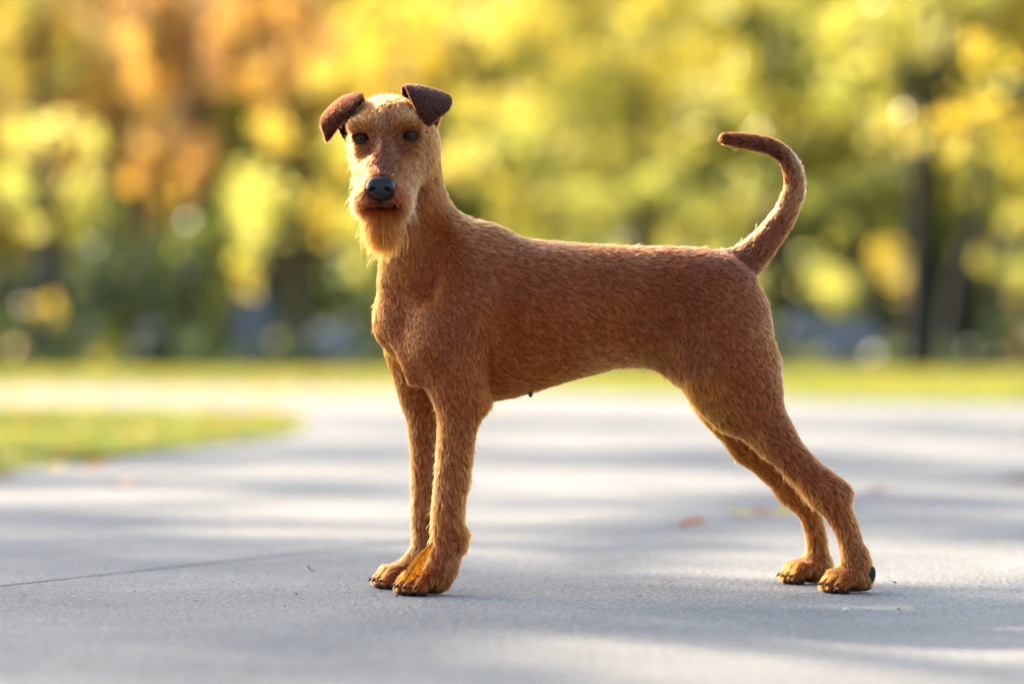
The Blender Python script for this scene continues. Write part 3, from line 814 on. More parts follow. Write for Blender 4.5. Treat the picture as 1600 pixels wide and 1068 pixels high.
# ---------------- coat: direction, length, lift and colour from hand-set guide points
# px, py, depth, (flow right, flow down, flow away), length mm, lift, colour
R1, R2, R3 = (168, 96, 56), (150, 84, 50), (182, 102, 48)
LEG, LG2, FAC, PAL = (200, 128, 74), (206, 134, 82), (200, 134, 82), (236, 186, 134)
G = [
 (610, 160, -.05, (0, -1, .6), 9, .35, (172, 112, 76)), (580, 170, -.08, (-.3, -1, .3), 9, .35, (190, 124, 80)), (636, 168, -.08, (.3, -1, .3), 9, .35, (184, 120, 78)),
 (604, 195, -.11, (0, -1, .2), 8, .3, (150, 94, 66)), (606, 225, -.12, (0, -1, .2), 8, .3, (150, 92, 62)), (600, 255, -.14, (0, -1, .2), 7, .3, (160, 98, 66)),
 (600, 262, -.145, (0, -1, .2), 6, .25, (104, 64, 52)), (602, 243, -.13, (0, -1, .2), 7, .25, (116, 72, 56)), (604, 215, -.115, (0, -1, .2), 8, .3, (124, 78, 60)), (597, 272, -.15, (0, -1, .3), 5, .3, (120, 74, 56)),
 (568, 190, -.11, (-.7, -.7, 0), 10, .3, (226, 168, 108)), (638, 186, -.11, (.7, -.7, 0), 10, .3, (226, 168, 108)), (590, 196, -.11, (.4, -.8, 0), 11, .4, (220, 160, 104)), (620, 194, -.11, (-.2, -.9, 0), 11, .4, (214, 154, 100)),
 (560, 235, -.09, (-.5, .8, .3), 12, .3, (205, 140, 84)), (650, 235, -.08, (.6, .7, .3), 12, .3, (205, 138, 84)), (668, 230, -.04, (.3, .9, .4), 12, .3, (196, 124, 72)),
 (575, 255, -.12, (-.6, .7, 0), 14, .25, (196, 128, 80)), (632, 255, -.12, (.6, .7, 0), 14, .25, (190, 122, 78)),
 (562, 280, -.11, (-.3, .95, 0), 16, .28, (214, 150, 94)), (645, 285, -.11, (.3, .95, 0), 16, .28, (216, 154, 104)), (585, 285, -.15, (-.8, .6, 0), 9, .2, (176, 108, 68)), (612, 285, -.15, (.8, .6, 0), 9, .2, (170, 104, 66)),
 (574, 302, -.15, (-.7, .75, -.1), 15, .25, (190, 120, 76)), (622, 302, -.15, (.75, .7, -.1), 15, .25, (184, 114, 72)), (584, 318, -.16, (-1, .25, 0), 12, .2, (172, 102, 62)), (610, 318, -.16, (1, .25, 0), 12, .2, (166, 98, 60)),
 (560, 318, -.13, (-.3, 1, -.05), 19, .28, (216, 152, 96)), (638, 318, -.13, (.25, 1, -.05), 19, .28, (222, 162, 114)), (596, 316, -.16, (0, .5, 0), 4, .15, (130, 74, 50)),
 (598, 342, -.14, (0, 1, -.10), 42, .24, (212, 140, 76)), (580, 342, -.12, (-.12, 1, -.05), 32, .24, (214, 142, 82)), (618, 342, -.12, (-.02, 1, -.05), 34, .24, (206, 132, 76)), (600, 352, -.10, (0, 1, -.1), 36, .2, (190, 118, 66)),
 (636, 300, -.06, (.2, 1, .2), 10, .15, (150, 82, 44)), (612, 380, -.03, (.1, 1, .1), 9, .15, (168, 96, 52)),
 (685, 250, -.01, (.3, 1, .2), 9, .2, (176, 104, 60)), (690, 300, -.03, (.4, 1, .1), 9, .18, (176, 102, 58)), (670, 330, -.05, (.3, 1, .1), 9, .18, (172, 94, 50)), (640, 400, -.07, (.15, 1, .1), 8, .15, (178, 104, 58)),
 (720, 340, 0, (.8, .6, 0), 10, .22, (180, 112, 70)), (770, 365, -.03, (1, .35, 0), 10, .22, (172, 106, 68)),
 (590, 430, .0, (.1, 1, 0), 8, .15, R1), (592, 500, .03, (.1, 1, 0), 7, .15, R1), (612, 505, -.05, (.3, 1, 0), 7, .15, (176, 100, 62)), (610, 560, .0, (.2, 1, 0), 8, .18, R3),
 (660, 450, -.07, (.4, .9, 0), 7, .12, (170, 96, 56)), (660, 500, -.08, (.35, .9, 0), 6, .10, (182, 112, 72)), (700, 430, -.07, (.7, .7, 0), 7, .12, R2), (720, 520, -.09, (.5, .9, 0), 6, .10, (160, 88, 54)), (665, 560, -.09, (.2, 1, 0), 6, .1, R1),  # paler shoulder front is sheen put into the coat colour
 (770, 440, -.07, (.9, .5, 0), 9, .16, (158, 90, 56)), (850, 420, -.05, (1, .3, 0), 9, .16, (152, 86, 54)), (950, 420, -.02, (1, .3, 0), 9, .16, (148, 82, 52)), (1050, 430, 0, (1, .35, 0), 9, .16, (148, 82, 52)),
 (850, 376, .0, (1, .1, 0), 10, .2, (160, 98, 66)), (1000, 383, .02, (1, .1, 0), 10, .2, (156, 94, 62)), (1090, 390, .04, (1, .12, 0), 10, .2, (140, 84, 58)), (1120, 396, .05, (1, .2, 0), 9, .18, (118, 72, 54)),  # greyer topline band carries the back's sheen in its colour
 (780, 520, -.08, (.6, .8, 0), 9, .14, (172, 92, 46)), (850, 520, -.07, (.8, .55, 0), 9, .14, (164, 88, 48)), (950, 500, -.04, (.85, .5, 0), 9, .14, (158, 86, 48)), (1030, 510, -.02, (.7, .7, 0), 10, .16, (150, 82, 48)),
 (780, 600, -.05, (.8, .4, 0), 9, .15, (176, 92, 42)), (850, 590, -.03, (.8, .4, 0), 9, .18, (176, 94, 44)), (940, 565, -.01, (.8, .5, 0), 13, .28, (184, 112, 66)), (1030, 565, .01, (.6, .8, 0), 16, .32, (180, 112, 66)),
 (1120, 450, .0, (.8, .6, 0), 9, .16, (146, 82, 52)), (1170, 470, .0, (.8, .6, 0), 8, .14, (146, 80, 50)), (1150, 540, -.04, (.7, .75, 0), 8, .14, (158, 88, 54)), (1200, 540, .0, (.5, .85, 0), 8, .15, (166, 92, 54)), (1218, 540, .06, (.3, .9, 0), 12, .3, (232, 196, 156)),
 (1090, 560, -.03, (.3, .95, 0), 11, .2, (156, 92, 58)), (1080, 600, -.01, (.3, 1, 0), 14, .3, (196, 124, 68)), (1110, 625, 0, (.4, .9, 0), 13, .3, (204, 132, 72)), (1180, 620, -.04, (.6, .8, 0), 9, .16, (164, 92, 54)),
 (1220, 680, -.04, (.7, .75, 0), 9, .2, (172, 102, 62)), (1180, 690, -.02, (.65, .75, 0), 12, .3, (206, 134, 76)), (1270, 735, -.04, (.7, .7, 0), 10, .22, (176, 106, 66)), (1245, 765, -.02, (.4, .8, 0), 16, .45, (206, 132, 74)), (1325, 765, -.01, (.4, .8, 0), 11, .3, (170, 104, 68)),
 (1310, 800, -.04, (.4, .9, 0), 11, .22, (190, 116, 66)), (1330, 840, -.04, (.3, 1, 0), 11, .22, (196, 122, 72)), (1340, 880, -.04, (.2, 1, 0), 11, .24, (200, 124, 72)), (1320, 905, -.04, (-.8, .5, 0), 8, .2, (196, 118, 66)),
 (1100, 640, .10, (.5, .85, 0), 13, .25, (190, 112, 54)), (1160, 710, .12, (.7, .7, 0), 11, .25, (196, 116, 58)), (1240, 780, .13, (.5, .85, 0), 11, .25, (200, 120, 62)), (1275, 840, .14, (.2, 1, 0), 11, .25, (202, 126, 70)), (1275, 880, .14, (.1, 1, 0), 11, .25, (202, 124, 70)), (1250, 900, .14, (-.8, .5, 0), 8, .2, (200, 120, 66)),
 (720, 600, -.10, (.3, 1, 0), 8, .14, (176, 100, 58)), (760, 625, -.06, (.5, .8, 0), 12, .3, (176, 100, 56)), (715, 670, -.09, (.25, 1, 0), 10, .2, LEG), (705, 750, -.09, (.25, 1, 0), 12, .26, LEG), (700, 810, -.09, (.25, 1, 0), 13, .28, (200, 124, 74)), (735, 740, -.066, (.6, .8, 0), 15, .42, LEG), (725, 820, -.066, (.7, .7, 0), 13, .38, (192, 112, 62)), (680, 750, -.066, (-.1, 1, 0), 11, .25, LG2),
 (700, 870, -.09, (.1, 1, 0), 12, .25, (196, 122, 76)), (670, 900, -.1, (-.5, .8, -.2), 9, .2, (184, 104, 56)), (640, 910, -.1, (-.8, .6, 0), 7, .2, (176, 96, 50)),
 (640, 620, .05, (.2, 1, 0), 8, .16, (190, 114, 66)), (655, 700, .045, (.1, 1, 0), 10, .22, LEG), (660, 800, .05, (.05, 1, 0), 11, .25, LG2), (655, 860, .05, (-.1, 1, 0), 11, .25, LG2), (615, 900, .05, (-.9, .5, 0), 8, .2, (204, 128, 76)),
]
for (p, q, col, ln) in ((0, 1, (120, 72, 50), 9), (1, 2, (140, 84, 56), 9), (2, 3, (150, 92, 62), 9), (3, 4, (190, 130, 90), 10), (4, 5, (186, 126, 86), 9), (5, 6, (140, 86, 56), 8), (6, 7, (96, 54, 34), 7), (7, 8, (110, 62, 38), 7), (8, 9, (126, 70, 42), 7), (9, 10, (130, 72, 46), 6)):
    a, b = TAIL[p], TAIL[q]
    for off in (-.025, .025):
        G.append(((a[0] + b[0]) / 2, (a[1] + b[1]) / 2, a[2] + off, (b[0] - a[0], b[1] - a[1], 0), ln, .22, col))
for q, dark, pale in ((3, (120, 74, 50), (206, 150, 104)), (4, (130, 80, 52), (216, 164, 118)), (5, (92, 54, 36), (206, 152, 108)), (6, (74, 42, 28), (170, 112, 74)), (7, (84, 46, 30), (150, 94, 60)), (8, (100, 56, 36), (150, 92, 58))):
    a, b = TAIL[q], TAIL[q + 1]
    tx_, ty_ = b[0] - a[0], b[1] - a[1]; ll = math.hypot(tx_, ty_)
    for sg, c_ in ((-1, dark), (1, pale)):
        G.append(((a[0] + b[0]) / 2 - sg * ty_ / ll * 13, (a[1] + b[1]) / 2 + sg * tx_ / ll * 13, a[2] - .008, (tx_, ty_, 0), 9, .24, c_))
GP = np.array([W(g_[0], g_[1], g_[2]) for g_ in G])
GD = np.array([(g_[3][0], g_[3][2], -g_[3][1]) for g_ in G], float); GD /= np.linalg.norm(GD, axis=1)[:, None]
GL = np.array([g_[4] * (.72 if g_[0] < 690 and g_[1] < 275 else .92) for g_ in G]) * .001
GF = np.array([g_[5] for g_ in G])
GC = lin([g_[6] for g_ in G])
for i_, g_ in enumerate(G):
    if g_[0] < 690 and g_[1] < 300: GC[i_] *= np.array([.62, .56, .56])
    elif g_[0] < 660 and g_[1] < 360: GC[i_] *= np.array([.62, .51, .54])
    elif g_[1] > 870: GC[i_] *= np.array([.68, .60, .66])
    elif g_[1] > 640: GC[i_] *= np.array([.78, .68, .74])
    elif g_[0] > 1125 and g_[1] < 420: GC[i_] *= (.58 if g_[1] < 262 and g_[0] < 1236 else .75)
lum = GC.mean(1, keepdims=True)
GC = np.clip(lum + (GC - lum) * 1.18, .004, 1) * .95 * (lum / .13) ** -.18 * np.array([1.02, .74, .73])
YS = np.array([1, .55, 1])
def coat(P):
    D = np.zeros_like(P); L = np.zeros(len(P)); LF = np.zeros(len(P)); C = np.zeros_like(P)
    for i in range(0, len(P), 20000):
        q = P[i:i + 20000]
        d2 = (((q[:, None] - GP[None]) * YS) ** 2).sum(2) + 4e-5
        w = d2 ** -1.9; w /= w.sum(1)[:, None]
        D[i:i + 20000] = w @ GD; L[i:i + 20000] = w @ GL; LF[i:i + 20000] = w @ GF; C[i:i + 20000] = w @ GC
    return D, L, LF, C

def fur_mat(name, rough=0.38, ior=1.38):
    m, nt, p, out = new_mat(name)
    nt.nodes.remove(p)
    h = nt.nodes.new("ShaderNodeBsdfHairPrincipled")
    h.model = 'CHIANG'
    h.parametrization = 'COLOR'
    h.inputs["Roughness"].default_value = rough
    h.inputs["Radial Roughness"].default_value = 0.6
    h.inputs["IOR"].default_value = ior
    h.inputs["Coat"].default_value = 0.0
    a = nt.nodes.new("ShaderNodeAttribute"); a.attribute_name = "fur_color"
    nt.links.new(a.outputs["Color"], h.inputs["Color"])
    nt.links.new(h.outputs[0], out.inputs["Surface"])
    return m
def skin_mat(name):
    m, nt, p, out = new_mat(name)
    a = nt.nodes.new("ShaderNodeAttribute"); a.attribute_name = "skin_color"
    nt.links.new(a.outputs["Color"], p.inputs["Base Color"])
    p.inputs["Roughness"].default_value = 0.7
    p.inputs["Specular IOR Level"].default_value = 0.05
    return m
M_fur, M_skin = fur_mat("fur"), skin_mat("skin")
M_earfur = fur_mat("ear_velvet", .65, 1.2)
M_black = simple_mat("black_horn", (0.014, 0.012, 0.012), 0.6, 0.3, noise=300, bump=0.1)
M_pad = simple_mat("paw_pad", (0.012, 0.011, 0.012), 0.7, 0.4, noise=500, bump=0.5)

def fast_mesh(name, V, Q, mat, colors=None):
    me = bpy.data.meshes.new(name)
    n, k = len(Q), Q.shape[1]
    me.vertices.add(len(V)); me.vertices.foreach_set("co", V.astype(np.float32).ravel())
    me.loops.add(n * k); me.loops.foreach_set("vertex_index", Q.astype(np.int32).ravel())
    me.polygons.add(n)
    me.polygons.foreach_set("loop_start", np.arange(0, n * k, k, dtype=np.int32)); me.polygons.foreach_set("loop_total", np.full(n, k, np.int32))
    me.polygons.foreach_set("use_smooth", np.ones(n, bool))
    me.materials.append(mat)
    me.update(); me.validate()
    if colors is not None:
        at_ = me.attributes.new("skin_color", 'FLOAT_COLOR', 'POINT')
        c = np.ones((len(V), 4), np.float32); c[:, :3] = colors
        at_.data.foreach_set("color", c.ravel())
    return me

DARK = lin((26, 18, 16))
def dark_mask(P):
    """bare dark skin: eyelids, nose surround, lips"""
    m = np.zeros(len(P))
    for c in eye_c:
        d = np.linalg.norm((P - c) * np.array([.86, .7, 1.2]), axis=1)
        m = np.maximum(m, np.clip((.0126 - d) / .004, 0, 1))
    nc = W(595, 295, nose_y)
    d = np.linalg.norm((P - nc) * np.array([1, .5, 1.1]), axis=1)
    m = np.maximum(m, np.clip((.0205 - d) / .004, 0, 1))
    for a, b in (((576, 323), (598, 324.5)), ((598, 324.5), (634, 328))):
        pa, pb = W(*a, 0), W(*b, 0)
        ab = (pb - pa)[[0, 2]]
        r = (P - pa)[:, [0, 2]]
        t = np.clip(r @ ab / (ab @ ab), 0, 1)
        d = np.linalg.norm(r - t[:, None] * ab, axis=1) + np.where(P[:, 1] > -.11, 1, 0)
        m = np.maximum(m, np.clip((.0034 - d) / .0026, 0, 1))
    return m

_, _, _, VC = coat(V)
dm_ = dark_mask(V)[:, None]
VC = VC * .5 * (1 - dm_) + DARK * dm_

dog = empty("dog", (0.15, 0.03, 0))
tag(dog, "red wheaten terrier standing in profile on the path, face turned to the viewer", "dog")
def child(name, data, parent=dog):
    o = bpy.data.objects.new(name, data)
    put(o, parent)
    if parent is dog: o.location = -dog.location
    return o
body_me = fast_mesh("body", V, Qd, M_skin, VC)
body = child("body", body_me)

def fur_object(name, me, count, parent, look=None, clump=0.45, radius=.00028, seed=1, bare=None, nseg=5, dens=None, mat=None):
    r = np.random.default_rng(seed)
    me.calc_loop_triangles()
    nt_ = len(me.loop_triangles)
    T = np.empty(nt_ * 3, np.int32); me.loop_triangles.foreach_get("vertices", T); T = T.reshape(-1, 3)
    Vv = np.empty(len(me.vertices) * 3, np.float32); me.vertices.foreach_get("co", Vv); Vv = Vv.reshape(-1, 3).astype(float)
    Nn = np.empty(len(me.vertices) * 3, np.float32); me.vertices.foreach_get("normal", Nn); Nn = Nn.reshape(-1, 3).astype(float)
    a, b, c = Vv[T[:, 0]], Vv[T[:, 1]], Vv[T[:, 2]]
    ar = np.linalg.norm(np.cross(b - a, c - a), axis=1)
    if dens is not None: ar = ar * dens((a + b + c) / 3)
    ti = r.choice(nt_, count, p=ar / ar.sum())
    u, v = r.random(count), r.random(count)
    fl = u + v > 1; u[fl] = 1 - u[fl]; v[fl] = 1 - v[fl]
    w = 1 - u - v
    P = a[ti] * w[:, None] + b[ti] * u[:, None] + c[ti] * v[:, None]
    N = Nn[T[ti, 0]] * w[:, None] + Nn[T[ti, 1]] * u[:, None] + Nn[T[ti, 2]] * v[:, None]
    N /= np.linalg.norm(N, axis=1)[:, None] + 1e-9
    if bare is not None:
        k = bare(P) < r.random(len(P)) * .8
        P, N = P[k], N[k]
    n = len(P)
    D, L, LF, C = look(P)
    # clump guides
    ng = max(10, n // 11)
    gi = r.choice(n, ng, replace=False)
    kd = kdtree.KDTree(ng)
    for j, q in enumerate(P[gi]): kd.insert(q, j)
    kd.balance()
    near = np.array([kd.find(q)[1] for q in P])
    gj = r.normal(0, 1, (ng, 3)); gl = r.uniform(.75, 1.2, ng); gc = r.normal(0, 1, ng)
    D = D + gj[near] * .17 + r.normal(0, .13, (n, 3))
    D -= N * (D * N).sum(1)[:, None]
    D /= np.linalg.norm(D, axis=1)[:, None] + 1e-9
    L = L * gl[near] * r.uniform(.65, 1.15, n)
    LF = np.clip(LF * (1 + .35 * r.normal(0, 1, n)), .04, .9)
    stray = r.random(n) < .035
    LF[stray] = np.clip(LF[stray] * 2.2, .2, .95); L[stray] *= 1.25
    long_ = np.clip((L - .014) / .02, 0, 1)
    guard = r.random(n) < .10
    L[guard] *= 1.2
    s = np.linspace(0, 1, nseg)
    pts = np.zeros((n, nseg, 3))
    side = np.cross(N, D)
    wav = r.normal(0, .10, n); ph = r.uniform(0, 6.28, n)
    root_g = P[gi][near]; Lg = L[:, None]
    for j, t in enumerate(s):
        p = P + Lg * (D * (t * (1 - LF[:, None] * .4)) + N * (LF[:, None] * (t - .35 * t * t))) + side * (Lg * (wav * np.sin(3.0 * t + ph) * t)[:, None])
        p[:, 2] -= long_ * L * .25 * t * t
        pts[:, j] = p
    # pull tips of a tuft together
    off = (root_g - P) * clump
    pts += off[:, None, :] * (s ** 1.3)[None, :, None]
    pts[:, :, 2] = np.maximum(pts[:, :, 2], .001)
    rad = radius * r.uniform(.7, 1.25, n)[:, None] * (1 - .82 * s ** 1.6)[None, :] * (1 + .25 * long_[:, None])
    rad[guard] *= 1.7
    val = np.exp(.25 * gc[near] + .36 * r.normal(0, 1, n))
    Cc = C * np.where(guard, 1.45, 1.0)[:, None] * val[:, None]
    grad = .50 + .75 * s                                          # depth shade at the root and highlight at the tip, put into hair colour
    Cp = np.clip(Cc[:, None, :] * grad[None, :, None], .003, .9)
    hc = bpy.data.hair_curves.new(name)
    hc.add_curves([nseg] * n)
    hc.position_data.foreach_set("vector", pts.astype(np.float32).ravel())
    ra = hc.attributes.get("radius") or hc.attributes.new("radius", 'FLOAT', 'POINT')
    ra.data.foreach_set("value", rad.astype(np.float32).ravel())
    ca_ = hc.attributes.new("fur_color", 'FLOAT_COLOR', 'POINT')
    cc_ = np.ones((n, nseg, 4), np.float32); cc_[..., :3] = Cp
    ca_.data.foreach_set("color", cc_.ravel())
    hc.materials.append(mat or M_fur)
    return child(name, hc, parent)

def bare_body(P):
    m = dark_mask(P)
    lowpad = np.where(P[:, 2] < .009, 1.0, 0.0)
    return np.maximum(m, lowpad)
def head_more(P):
    return 1 + 1.2 * ((P[:, 0] < -.09) & (P[:, 2] > .42)) + 2.5 * ((P[:, 1] < -.09) & (P[:, 2] > .44) & (P[:, 2] < .545))
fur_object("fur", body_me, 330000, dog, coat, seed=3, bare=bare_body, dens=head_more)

# eyes
def sphere_mesh(name, r, mat, seg=32, ring=20, scale=(1, 1, 1)):
    bm = bmesh.new(); bmesh.ops.create_uvsphere(bm, u_segments=seg, v_segments=ring, radius=r)
    for v in bm.verts: v.co = Vector((v.co.x * scale[0], v.co.y * scale[1], v.co.z * scale[2]))
    me = bpy.data.meshes.new(name); bm.to_mesh(me); bm.free()
    me.polygons.foreach_set("use_smooth", [True] * len(me.polygons))
    me.materials.append(mat)
    return me
def eye_mat():
    m, nt, p, out = new_mat("eye")
    N, L = nt.nodes, nt.links
    tc = N.new("ShaderNodeTexCoord"); sp = N.new("ShaderNodeSeparateXYZ")
    L.new(tc.outputs["Object"], sp.inputs[0])
    cb_ = N.new("ShaderNodeCombineXYZ"); L.new(sp.outputs["X"], cb_.inputs[0]); L.new(sp.outputs["Z"], cb_.inputs[1])
    ln = N.new("ShaderNodeVectorMath"); ln.operation = 'LENGTH'; L.new(cb_.outputs[0], ln.inputs[0])
    rp = N.new("ShaderNodeValToRGB"); mr = N.new("ShaderNodeMapRange")
    mr.inputs["From Max"].default_value = .0082
    L.new(ln.outputs["Value"], mr.inputs["Value"]); L.new(mr.outputs[0], rp.inputs[0])
    e = rp.color_ramp.elements
    e[0].position = .0; e[0].color = (.003, .003, .003, 1)
    e[1].position = .36; e[1].color = (.003, .003, .003, 1)
    for pos, c in ((.42, (.036, .016, .007)), (.66, (.045, .02, .009)), (.74, (.004, .003, .003)), (1, (.008, .006, .006))):
        q = e.new(pos); q.color = (*c, 1)
    L.new(rp.outputs[0], p.inputs["Base Color"])
    p.inputs["Roughness"].default_value = .05
    p.inputs["IOR"].default_value = 1.30
    return m
M_eye = eye_mat()
eye_me = sphere_mesh("eye", .0084, M_eye)
for c in eye_c:
    o = child("eye", eye_me); o.location = Vector(c) - dog.location
    o.rotation_euler = (math.radians(4), 0, math.radians(-3))
    # eyelid rim
    v, f = [], []
    seg, sg2 = 28, 8
    for i in range(seg):
        th = 2 * math.pi * i / seg
        cc0 = Vector((math.cos(th) * .0081, -.0048 + .0035 * math.cos(th) ** 2, math.sin(th) * (.0052 if math.sin(th) > 0 else .0060)))
        rd = Vector((math.cos(th), 0, math.sin(th)))
        for j in range(sg2):
            a = 2 * math.pi * j / sg2
            v.append(cc0 + rd * math.cos(a) * .0022 + Vector((0, 1, 0)) * math.sin(a) * .0022)
    for i in range(seg):
        for j in range(sg2):
            f.append((i * sg2 + j, i * sg2 + (j + 1) % sg2, ((i + 1) % seg) * sg2 + (j + 1) % sg2, ((i + 1) % seg) * sg2 + j))
    lid = mesh_obj("eyelid", v, f, M_black); lid.parent = o

# nose leather: rounded block with comma nostrils and a groove
bm = bmesh.new(); bmesh.ops.create_icosphere(bm, subdivisions=5, radius=1)
for v in bm.verts:
    d = v.co.normalized()
    x, y, z = d
    q = (abs(x) ** 3 + abs(y) ** 3 + abs(z) ** 3) ** (1 / 3)
    k = 1 / q * .5 + .5
    p = Vector((x * .0178, y * .0165, z * .0155)) * k
    p.x *= 1 + .10 * (1 if z > -.2 else (1 + (z + .2) * 1.1)) - (.38 * max(0, -z - .15))
    if y < 0:
        for sx_ in (-1, 1):
            dd = math.hypot((p.x - sx_ * .0098) / .0052, (p.z + .0046 + .25 * (abs(p.x) - .0098)) / .0030)
            if dd < 1: p.y += .008 * (1 - dd * dd)
        g_ = abs(p.x) / .0014
        if g_ < 1 and z < .1: p.y += .0018 * (1 - g_)
    v.co = p
nm = bpy.data.meshes.new("nose"); bm.to_mesh(nm); bm.free()
nm.polygons.foreach_set("use_smooth", [True] * len(nm.polygons))
def nose_mat():
    m, nt, p, out = new_mat("nose_leather")
    p.inputs["Base Color"].default_value = (.011, .011, .014, 1); p.inputs["Roughness"].default_value = .3; p.inputs["Specular IOR Level"].default_value = .35
    geo = nt.nodes.new("ShaderNodeNewGeometry"); vo = nt.nodes.new("ShaderNodeTexVoronoi"); vo.inputs["Scale"].default_value = 900
    b = nt.nodes.new("ShaderNodeBump"); b.inputs["Strength"].default_value = .35; b.inputs["Distance"].default_value = .0006
    nt.links.new(geo.outputs["Position"], vo.inputs["Vector"]); nt.links.new(vo.outputs["Distance"], b.inputs["Height"]); nt.links.new(b.outputs[0], p.inputs["Normal"])
    return m
nm.materials.append(nose_mat())
no = child("nose", nm); no.location = Vector(W(595, 294, nose_y + .002)) - dog.location
no.rotation_euler = (math.radians(-10), 0, math.radians(-4))

# ears: a sheet rising from the skull, folding over and hanging forward
def ear(rows, seed):
    g0 = [[Vector(W(*p)) for p in r] for r in rows]
    def cat(p, t):
        n = len(p) - 1; x = t * n; i = min(int(x), n - 1); u = x - i
        p0, p1, p2, p3 = p[max(i - 1, 0)], p[i], p[i + 1], p[min(i + 2, n)]
        return 0.5 * ((2 * p1) + (p2 - p0) * u + (2 * p0 - 5 * p1 + 4 * p2 - p3) * u * u + (3 * p1 - p0 - 3 * p2 + p3) * u ** 3)
    nu, nv = 18, 34
    G0 = [[cat([cat(r, i / nu) for r in g0], j / nv) for i in range(nu + 1)] for j in range(nv + 1)]
    v, f = [], []
    nr = [[None] * (nu + 1) for _ in range(nv + 1)]
    for j in range(nv + 1):
        for i in range(nu + 1):
            a = G0[j][min(i + 1, nu)] - G0[j][max(i - 1, 0)]; b = G0[min(j + 1, nv)][i] - G0[max(j - 1, 0)][i]
            nr[j][i] = a.cross(b).normalized()
    for sgn in (1, -1):
        for j in range(nv + 1):
            for i in range(nu + 1):
                e = min(i, nu - i, nv - j) / 3.0
                v.append(G0[j][i] + nr[j][i] * sgn * .0016 * min(1, .25 + e))
    M = (nu + 1) * (nv + 1)
    for j in range(nv):
        for i in range(nu):
            q = (j * (nu + 1) + i, j * (nu + 1) + i + 1, (j + 1) * (nu + 1) + i + 1, (j + 1) * (nu + 1) + i)
            f.append(q); f.append(tuple(M + k for k in q[::-1]))
    rim = [(0, i) for i in range(nu)] + [(j, nu) for j in range(nv)] + [(nv, i) for i in range(nu, 0, -1)] + [(j, 0) for j in range(nv, 0, -1)]
    ids = [j * (nu + 1) + i for j, i in rim]
    for a, b in zip(ids, ids[1:] + ids[:1]):
        f.append((b, a, M + a, M + b))
    v = np.array([tuple(p) for p in v])
    col = np.tile(lin((48, 22, 14)), (len(v), 1))
    me = fast_mesh("ear", v, np.array(f), M_skin, col)
    o = child("ear", me)
    flow = (np.array(g0[-1][1]) - np.array(g0[1][1])); flow /= np.linalg.norm(flow)
    def look(P):
        n = len(P); r = np.random.default_rng(seed)
        t = np.clip((P[:, 2] - v[:, 2].min()) / (v[:, 2].max() - v[:, 2].min()), 0, 1)
        C = lin((80, 34, 14)) * (1 - .25 * t[:, None])
        return np.tile(flow, (n, 1)), np.full(n, .0048), np.full(n, .15), C
    fur_object("ear_fur", me, 20000, o, look, clump=.1, radius=.0002, seed=seed, nseg=4, mat=M_earfur)
    return o
ear([[(634, 172, -.045), (654, 182, -.03), (680, 204, -.03)], [(628, 148, -.055), (660, 150, -.035), (694, 168, -.035)], [(629, 135, -.066), (660, 136, -.05), (698, 148, -.05)],
     [(634, 138, -.080), (662, 143, -.073), (706, 156, -.068)], [(644, 160, -.097), (667, 164, -.096), (701, 172, -.090)], [(655, 182, -.108), (669, 183, -.110), (685, 184, -.104)], [(665, 194, -.112), (669, 197, -.114), (674, 196, -.112)]], 11)
ear([[(546, 227, -.055), (556, 195, -.045), (574, 168, -.05)], [(531, 206, -.058), (546, 172, -.035), (568, 152, -.05)], [(519, 172, -.062), (538, 154, -.052), (562, 146, -.066)],
     [(507, 177, -.076), (532, 158, -.075), (567, 150, -.082)], [(501, 190, -.09), (522, 180, -.096), (551, 172, -.099)], [(505, 207, -.098), (517, 202, -.102), (533, 194, -.102)], [(510, 222, -.1), (512, 221, -.1), (515, 218, -.1)]], 12)

# claws and pads
def claw_mesh():
    v, f = [], []
    pts = [(0, 0, .002), (.004, 0, .0025), (.008, 0, .0008), (.0105, 0, -.003)]
    tube(v, f, pts, [.0028, .0026, .0019, .0006], 8)
    return mesh_obj("claw", v, f, M_black).data
_c = claw_mesh(); bpy.data.objects.remove(bpy.data.objects["claw"])
for p, d, s in CLAWS:
    o = child("claw", _c); o.location = Vector(p) - Vector(d) * .0008 - dog.location
    o.rotation_euler = (0, 0, math.atan2(d[1], d[0])); o.scale = (s * .85, s * .85, s * .85)
pad_me = sphere_mesh("paw_pad", 1.0, M_pad, 16, 10)
for p, d, r_ in PADS:
    o = child("paw_pad", pad_me); o.location = Vector(p) - dog.location
    o.rotation_euler = (0, 0, math.atan2(d[1], d[0])); o.scale = (r_ * 1.15, r_, .0058)
# heel pad showing behind the near hind foot
o = child("paw_pad", pad_me); o.location = Vector(W(1355, 902, -.026)) - dog.location; o.scale = (.0105, .0120, .0178); o.rotation_euler = (0, math.radians(22), 0)
# teat under the belly
o = child("teat", sphere_mesh("teat", .0032, simple_mat("teat_skin", (.10, .04, .035), .6), 12, 8, (1, 1, 1.5))); o.location = Vector(W(829, 615, .0)) - dog.location

